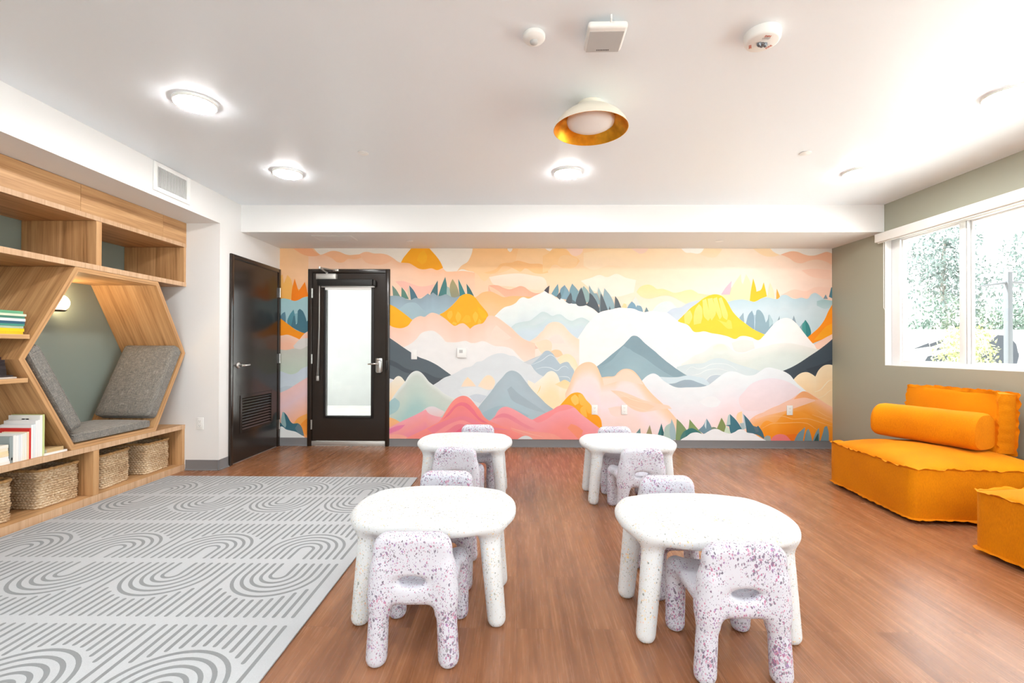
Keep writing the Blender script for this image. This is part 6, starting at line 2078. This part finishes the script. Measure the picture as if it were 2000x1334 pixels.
def outlet(label, M, group='power outlets'):
    t = thing('power_outlet', label, 'power outlet', group=group)
    t.matrix_world = M                                  # local z out of the wall, y up
    bm = bmesh.new(); box(bm, -0.036, 0.036, -0.058, 0.058, 0.0003, 0.0065, 0.003)
    done('cover_plate', bm, M_PLASTIC, t, smooth=40)
    for s in (-1, 1):
        bm = bmesh.new(); box(bm, -0.017, 0.017, s * 0.021 - 0.0155, s * 0.021 + 0.0155, 0.0063, 0.0078, 0.001)
        r = done('receptacle', bm, M_PLASTIC, t)
        bm = bmesh.new()
        box(bm, -0.0075, -0.0055, s * 0.021, s * 0.021 + 0.008, 0.0077, 0.0080); box(bm, 0.0055, 0.0075, s * 0.021, s * 0.021 + 0.008, 0.0077, 0.0080)
        box(bm, -0.002, 0.002, s * 0.021 - 0.009, s * 0.021 - 0.005, 0.0077, 0.0080)
        done('slot', bm, M_DARKPL, r)


def on_back(x, z):
    return Matrix.Translation((x, YB - 0.012, z)) @ Matrix.Rotation(PI / 2, 4, 'X')


outlet('left outlet of the pair low on the mural, beside the yellow scaled hill', on_back(0.9335, 0.4576))
outlet('right outlet of the pair low on the mural, on the pale pink hill', on_back(1.2924, 0.4593))
outlet('white double outlet on the orange mountain of the mural, by the sofa', on_back(3.275, 0.4624))
outlet('white double outlet low on the white wall beside the bookcase', Matrix.Translation((-3.0965, YRET - 0.0005, 0.4553)) @ Matrix.Rotation(PI / 2, 4, 'X'))
t = thing('light_switch', 'white wall switch on the dark slope of the mural, right of the glazed door', 'light switch')
t.matrix_world = on_back(-1.257, 1.118)
bm = bmesh.new(); box(bm, -0.036, 0.036, -0.058, 0.058, 0.0003, 0.006, 0.003); done('cover_plate', bm, M_PLASTIC, t, smooth=40)
bm = bmesh.new(); box(bm, -0.016, 0.016, -0.033, 0.033, 0.0058, 0.009, 0.002); done('rocker', bm, M_PLASTIC, t, smooth=40)
t = thing('thermostat', 'white square thermostat on the pale hill of the mural', 'thermostat')
t.matrix_world = on_back(-0.676, 1.141)
bm = bmesh.new(); box(bm, -0.058, 0.058, -0.06, 0.06, 0.0003, 0.022, 0.006, 3); done('housing', bm, M_PLASTIC, t, smooth=40)
bm = bmesh.new(); box(bm, -0.03, 0.012, -0.002, 0.036, 0.0215, 0.0228); done('screen', bm, M_GREYPL, t)
bm = bmesh.new()
for k in range(3): box(bm, 0.022, 0.036, -0.04 + k * 0.018, -0.03 + k * 0.018, 0.0215, 0.024, 0.001)
done('button', bm, M_PLASTIC, t)

# ------------------------------------------------------------------ blinds
rs = thing('roller_shade', 'white roller shade cassette above the wide window, rolled up', 'blind', (XR, (4.86 + W_Y0 - 0.1) / 2, 2.306))
ln = (4.86 - (W_Y0 - 0.1)) / 2
bm = bmesh.new(); box(bm, -0.078, -0.0005, -ln, ln, 0.0, 0.086, 0.004)
done('cassette', bm, M_SHADE, rs, smooth=40)
bm = bmesh.new(); box(bm, -0.055, -0.043, -ln + 0.01, ln - 0.01, -0.012, 0.0, 0.004)
done('hem_bar', bm, M_PLASTIC, rs, smooth=40)
bm = bmesh.new()
y = 4.80 - (4.86 + W_Y0 - 0.1) / 2
tube(bm, [(-0.03, y, 0.0), (-0.03, y, -0.68), (-0.028, y - 0.012, -0.70), (-0.026, y - 0.024, -0.68), (-0.026, y - 0.024, 0.0)], 0.0022, 6)
done('pull_chain', bm, M_PLASTIC, rs, smooth=60)

db = thing('door_blind', 'small black cassette roller blind mounted over the glass of the door', 'blind', (-2.07, YB, 1.95))
bm = bmesh.new(); box(bm, -0.355, 0.315, -0.074, -0.013, 0.0, 0.077, 0.006); box(bm, 0.315, 0.352, -0.07, -0.013, -0.005, 0.07, 0.012)
done('cassette', bm, M_BLACK, db, smooth=40)
bm = bmesh.new(); box(bm, -0.272, 0.286, -0.031, -0.025, -0.05, 0.0)
done('shade_cloth', bm, M_SHADE, db)
bm = bmesh.new(); box(bm, -0.318, 0.333, -0.042, -0.018, -0.02, 0.0, 0.005)
done('hem_bar', bm, M_ALU, db, smooth=40)
bm = bmesh.new()
tube(bm, [(-0.337, -0.035, 0.0), (-0.338, -0.03, -0.5), (-0.35, -0.027, -1.10)], 0.0035, 6); tube(bm, [(-0.337, -0.045, 0.0), (-0.344, -0.035, -0.5), (-0.364, -0.03, -1.10)], 0.0035, 6)
box(bm, -0.374, -0.343, -0.04, -0.018, -1.155, -1.095, 0.003)
done('pull_cord', bm, M_ALU, db, smooth=60)

# ------------------------------------------------------------------ outdoors
M_GROUND = mat('pale_paving', (196, 194, 188), 0.85, vary=(3, 0.08))
M_GWALL = mat('garden_wall_paint', (170, 170, 168), 0.85, vary=(4, 0.04))
M_LEAF = mat('leaf', (84, 100, 88), 0.6, vary=(1.5, 0.25))
M_LEAF2 = mat('leaf_grey_green', (96, 110, 106), 0.6, vary=(1.5, 0.25))
M_LEAF3 = mat('leaf_yellow_green', (150, 154, 104), 0.6, vary=(3, 0.3))
M_BARK = mat('bark', (130, 124, 118), 0.9, vary=(8, 0.2))
M_POST = mat('grey_post_paint', (78, 80, 83), 0.5)
bm = bmesh.new(); box(bm, -20, 40, -14, 45, -0.22, -0.08)
struct('ground', bm, M_GROUND, label='pale paving outside the building')
bm = bmesh.new(); box(bm, -9, 0.5, 10.2, 10.4, -0.08, 4.2)
struct('wall_courtyard', bm, M_GWALL, label='pale wall across the courtyard, seen through the glazed door')
bm = bmesh.new(); box(bm, -9, 0.5, YB + T + 0.01, 9.3, 3.1, 3.25)
struct('added_shade_roof', bm, M_GWALL, label='added out-of-view roof shading the courtyard beyond the glazed door')  # added roof, out of view, cuts the daylight on the courtyard wall

gw = thing('garden_wall', 'low pale garden wall with painted shapes, seen through the window', 'wall', (11.0, 9.0, -0.08))
bm = bmesh.new(); box(bm, -5.5, 9, -0.1, 0.1, 0, 1.66)
done('wall_body', bm, M_GWALL, gw)
bm = bmesh.new()
gm = [mat('wall_art_slate', (45, 50, 58), 0.8), mat('wall_art_peach', (122, 96, 84), 0.8), mat('wall_art_mint', (84, 100, 100), 0.8)]


def patch(pts, mi, d):
    A = [bm.verts.new((x - 11.0, -0.1 - d, z + 0.08)) for x, z in pts]
    f = bm.faces.new(A); f.material_index = mi
    f.normal_update()
    if f.normal.y > 0: f.normal_flip()


def gpx(px, py, Yp=8.9):
    """Wall position of a painted mark: bearing and elevation seen from the room, on the wall plane."""
    return ((px - 1011.0) / 904.2 * Yp, 1.2 + (686.5 - py) / 904.2 * Yp)


for mi, pl in ((0, [(1775, 686), (1805, 674), (1807, 681)]), (1, [(1807, 676), (1834, 666), (1832, 674), (1808, 682)]), (0, [(1812, 686), (1834, 681), (1838, 684), (1816, 690)]),
               (1, [(1812, 700), (1870, 690), (1880, 713), (1815, 713)]), (0, [(1797, 710), (1803, 700), (1811, 698), (1812, 712)]),
               (2, [(1915, 700), (1920, 672), (1937, 658), (1958, 660), (1972, 676), (1977, 700), (1973, 714), (1915, 714)]),
               (0, [(1892, 705), (1902, 692), (1918, 688), (1930, 694), (1933, 704), (1928, 713), (1896, 713)]), (0, [(1948, 694), (1953, 692), (1952, 699)]), (0, [(1969, 698), (1977, 692), (1977, 699)])):
    patch([gpx(*q) for q in pl], mi, 0.002 + 0.001 * mi)
done('painted_shapes', bm, gm, gw, recalc=False)


def plant(name, label, cat, loc, blobs, trunk, leaf, M, n, seed, group=None):
    """blobs: (x, y, z, rx, rz) clusters of leaves; trunk: list of (points, radii)."""
    t = thing(name, label, cat, loc, 0, group)
    rr = random.Random(seed)
    bm = bmesh.new()
    tot = sum(b[3] * b[3] * b[4] for b in blobs)
    for (x, y, z, rx, rz) in blobs:
        for i in range(int(n * rx * rx * rz / tot)):
            d = Vector((rr.gauss(0, 1), rr.gauss(0, 1), rr.gauss(0, 1))).normalized() * (rr.random() ** 0.45)
            c = Vector((x + d.x * rx, y + d.y * rx, z + d.z * rz))
            q = Euler((rr.uniform(0, PI), rr.uniform(0, PI), rr.uniform(0, 2 * PI))).to_matrix()
            s = leaf * rr.uniform(0.6, 1.3)
            vs_ = [bm.verts.new(c + q @ Vector(p) * s) for p in ((-1, 0, 0), (-.2, .42, .1), (1, 0, 0), (-.2, -.42, .1))]
            bm.faces.new(vs_)
    done('foliage', bm, M, t, recalc=False)
    bm = bmesh.new()
    for pts, rad in trunk:
        tube(bm, pts, rad, 8)
    done('trunk', bm, M_BARK, t, smooth=60)


def at(px, Yp, dz=0.0):
    return ((px - 1011.0) / 904.2 * Yp, Yp, -0.08)


plant('garden_tree', 'tall loose tree beyond the garden wall, left of the window mullion', 'tree', at(1836, 14), [(0.0, 0, 4.4, .9, .8), (-.5, 0, 3.7, .9, .6), (.4, 0, 3.5, .9, .7), (0, 0, 2.9, 1.0, .5), (.9, 0, 2.6, .6, .4), (-.2, 0, 5.1, .5, .5)], [([(0, 0, 0), (.05, 0, 1.5), (-.05, 0, 3), (0, 0, 4.6)], [.12, .09, .07, .03])], 0.065, M_LEAF2, 3600, 3, 'trees beyond the garden wall')
plant('garden_tree', 'tree at the right edge of the window, behind the post', 'tree', at(1999, 15), [(0.3, 0, 4.3, 1.0, .9), (.2, 0, 3.3, 1.1, .8), (0, 0, 2.4, 1.0, .6)], [([(0.3, 0, 0), (.3, 0, 1.5), (.25, 0, 3), (.3, 0, 4.4)], [.12, .09, .07, .03])], 0.07, M_LEAF2, 2800, 5, 'trees beyond the garden wall')
plant('garden_bush', 'dense bush behind the garden wall, at the left side of the window', 'bush', at(1795, 12), [(-.3, 0, 1.5, .8, .6), (.5, 0, 2.0, .8, .7), (1.0, 0, 1.5, .6, .5), (-.8, 0, 1.2, .6, .5)], [([(0, 0, 0), (0, 0, 1.3)], [.05, .03]), ([(.5, 0, 0), (.5, 0, 1.6)], [.05, .03])], 0.055, M_LEAF, 2400, 7, 'bushes behind the garden wall')
plant('garden_bush', 'rounded bush behind the garden wall, left of the grey post', 'bush', at(1932, 11.5), [(0, 0, 1.6, .75, .75), (-.4, 0, 1.3, .5, .5), (.4, 0, 1.5, .5, .6)], [([(0, 0, 0), (0, 0, 1.5)], [.05, .03])], 0.055, M_LEAF, 1900, 8, 'bushes behind the garden wall')
plant('garden_bush', 'broad bush behind the garden wall, right of the grey post', 'bush', at(1990, 11.5), [(0.1, 0, 1.7, .7, .8), (.7, 0, 1.9, .8, .8)], [([(0.1, 0, 0), (0.1, 0, 1.5)], [.05, .03])], 0.055, M_LEAF, 1900, 9, 'bushes behind the garden wall')
plant('garden_shrub', 'young yellow-green shrub in front of the garden wall, by the mullion', 'shrub', at(1872, 7.6), [(-.15, 0, 1.15, .3, .35), (.2, 0, 1.3, .3, .25), (.1, 0, .95, .4, .25), (.35, 0, 1.55, .16, .15), (-.1, 0, 1.5, .2, .15)], [([(0, 0, 0), (.03, 0, .6), (0, 0, 1.3)], [.02, .015, .008])], 0.035, M_LEAF3, 1500, 11)
pp = thing('garden_post', 'grey post with a thin crossbar in the garden, seen through the window', 'post', at(1957, 6.4))
bm = bmesh.new(); box(bm, -0.032, 0.032, -0.032, 0.032, 0, 2.34, 0.004)
done('upright', bm, M_POST, pp, smooth=40)
bm = bmesh.new(); tube(bm, [(-0.42, 0, 2.14), (-0.2, 0, 2.17), (0, 0, 2.2), (0.5, 0, 2.18), (1.2, 0, 2.16)], [0.008, 0.014, 0.02, 0.014, 0.01], 8)
done('crossbar', bm, M_POST, pp, smooth=60)
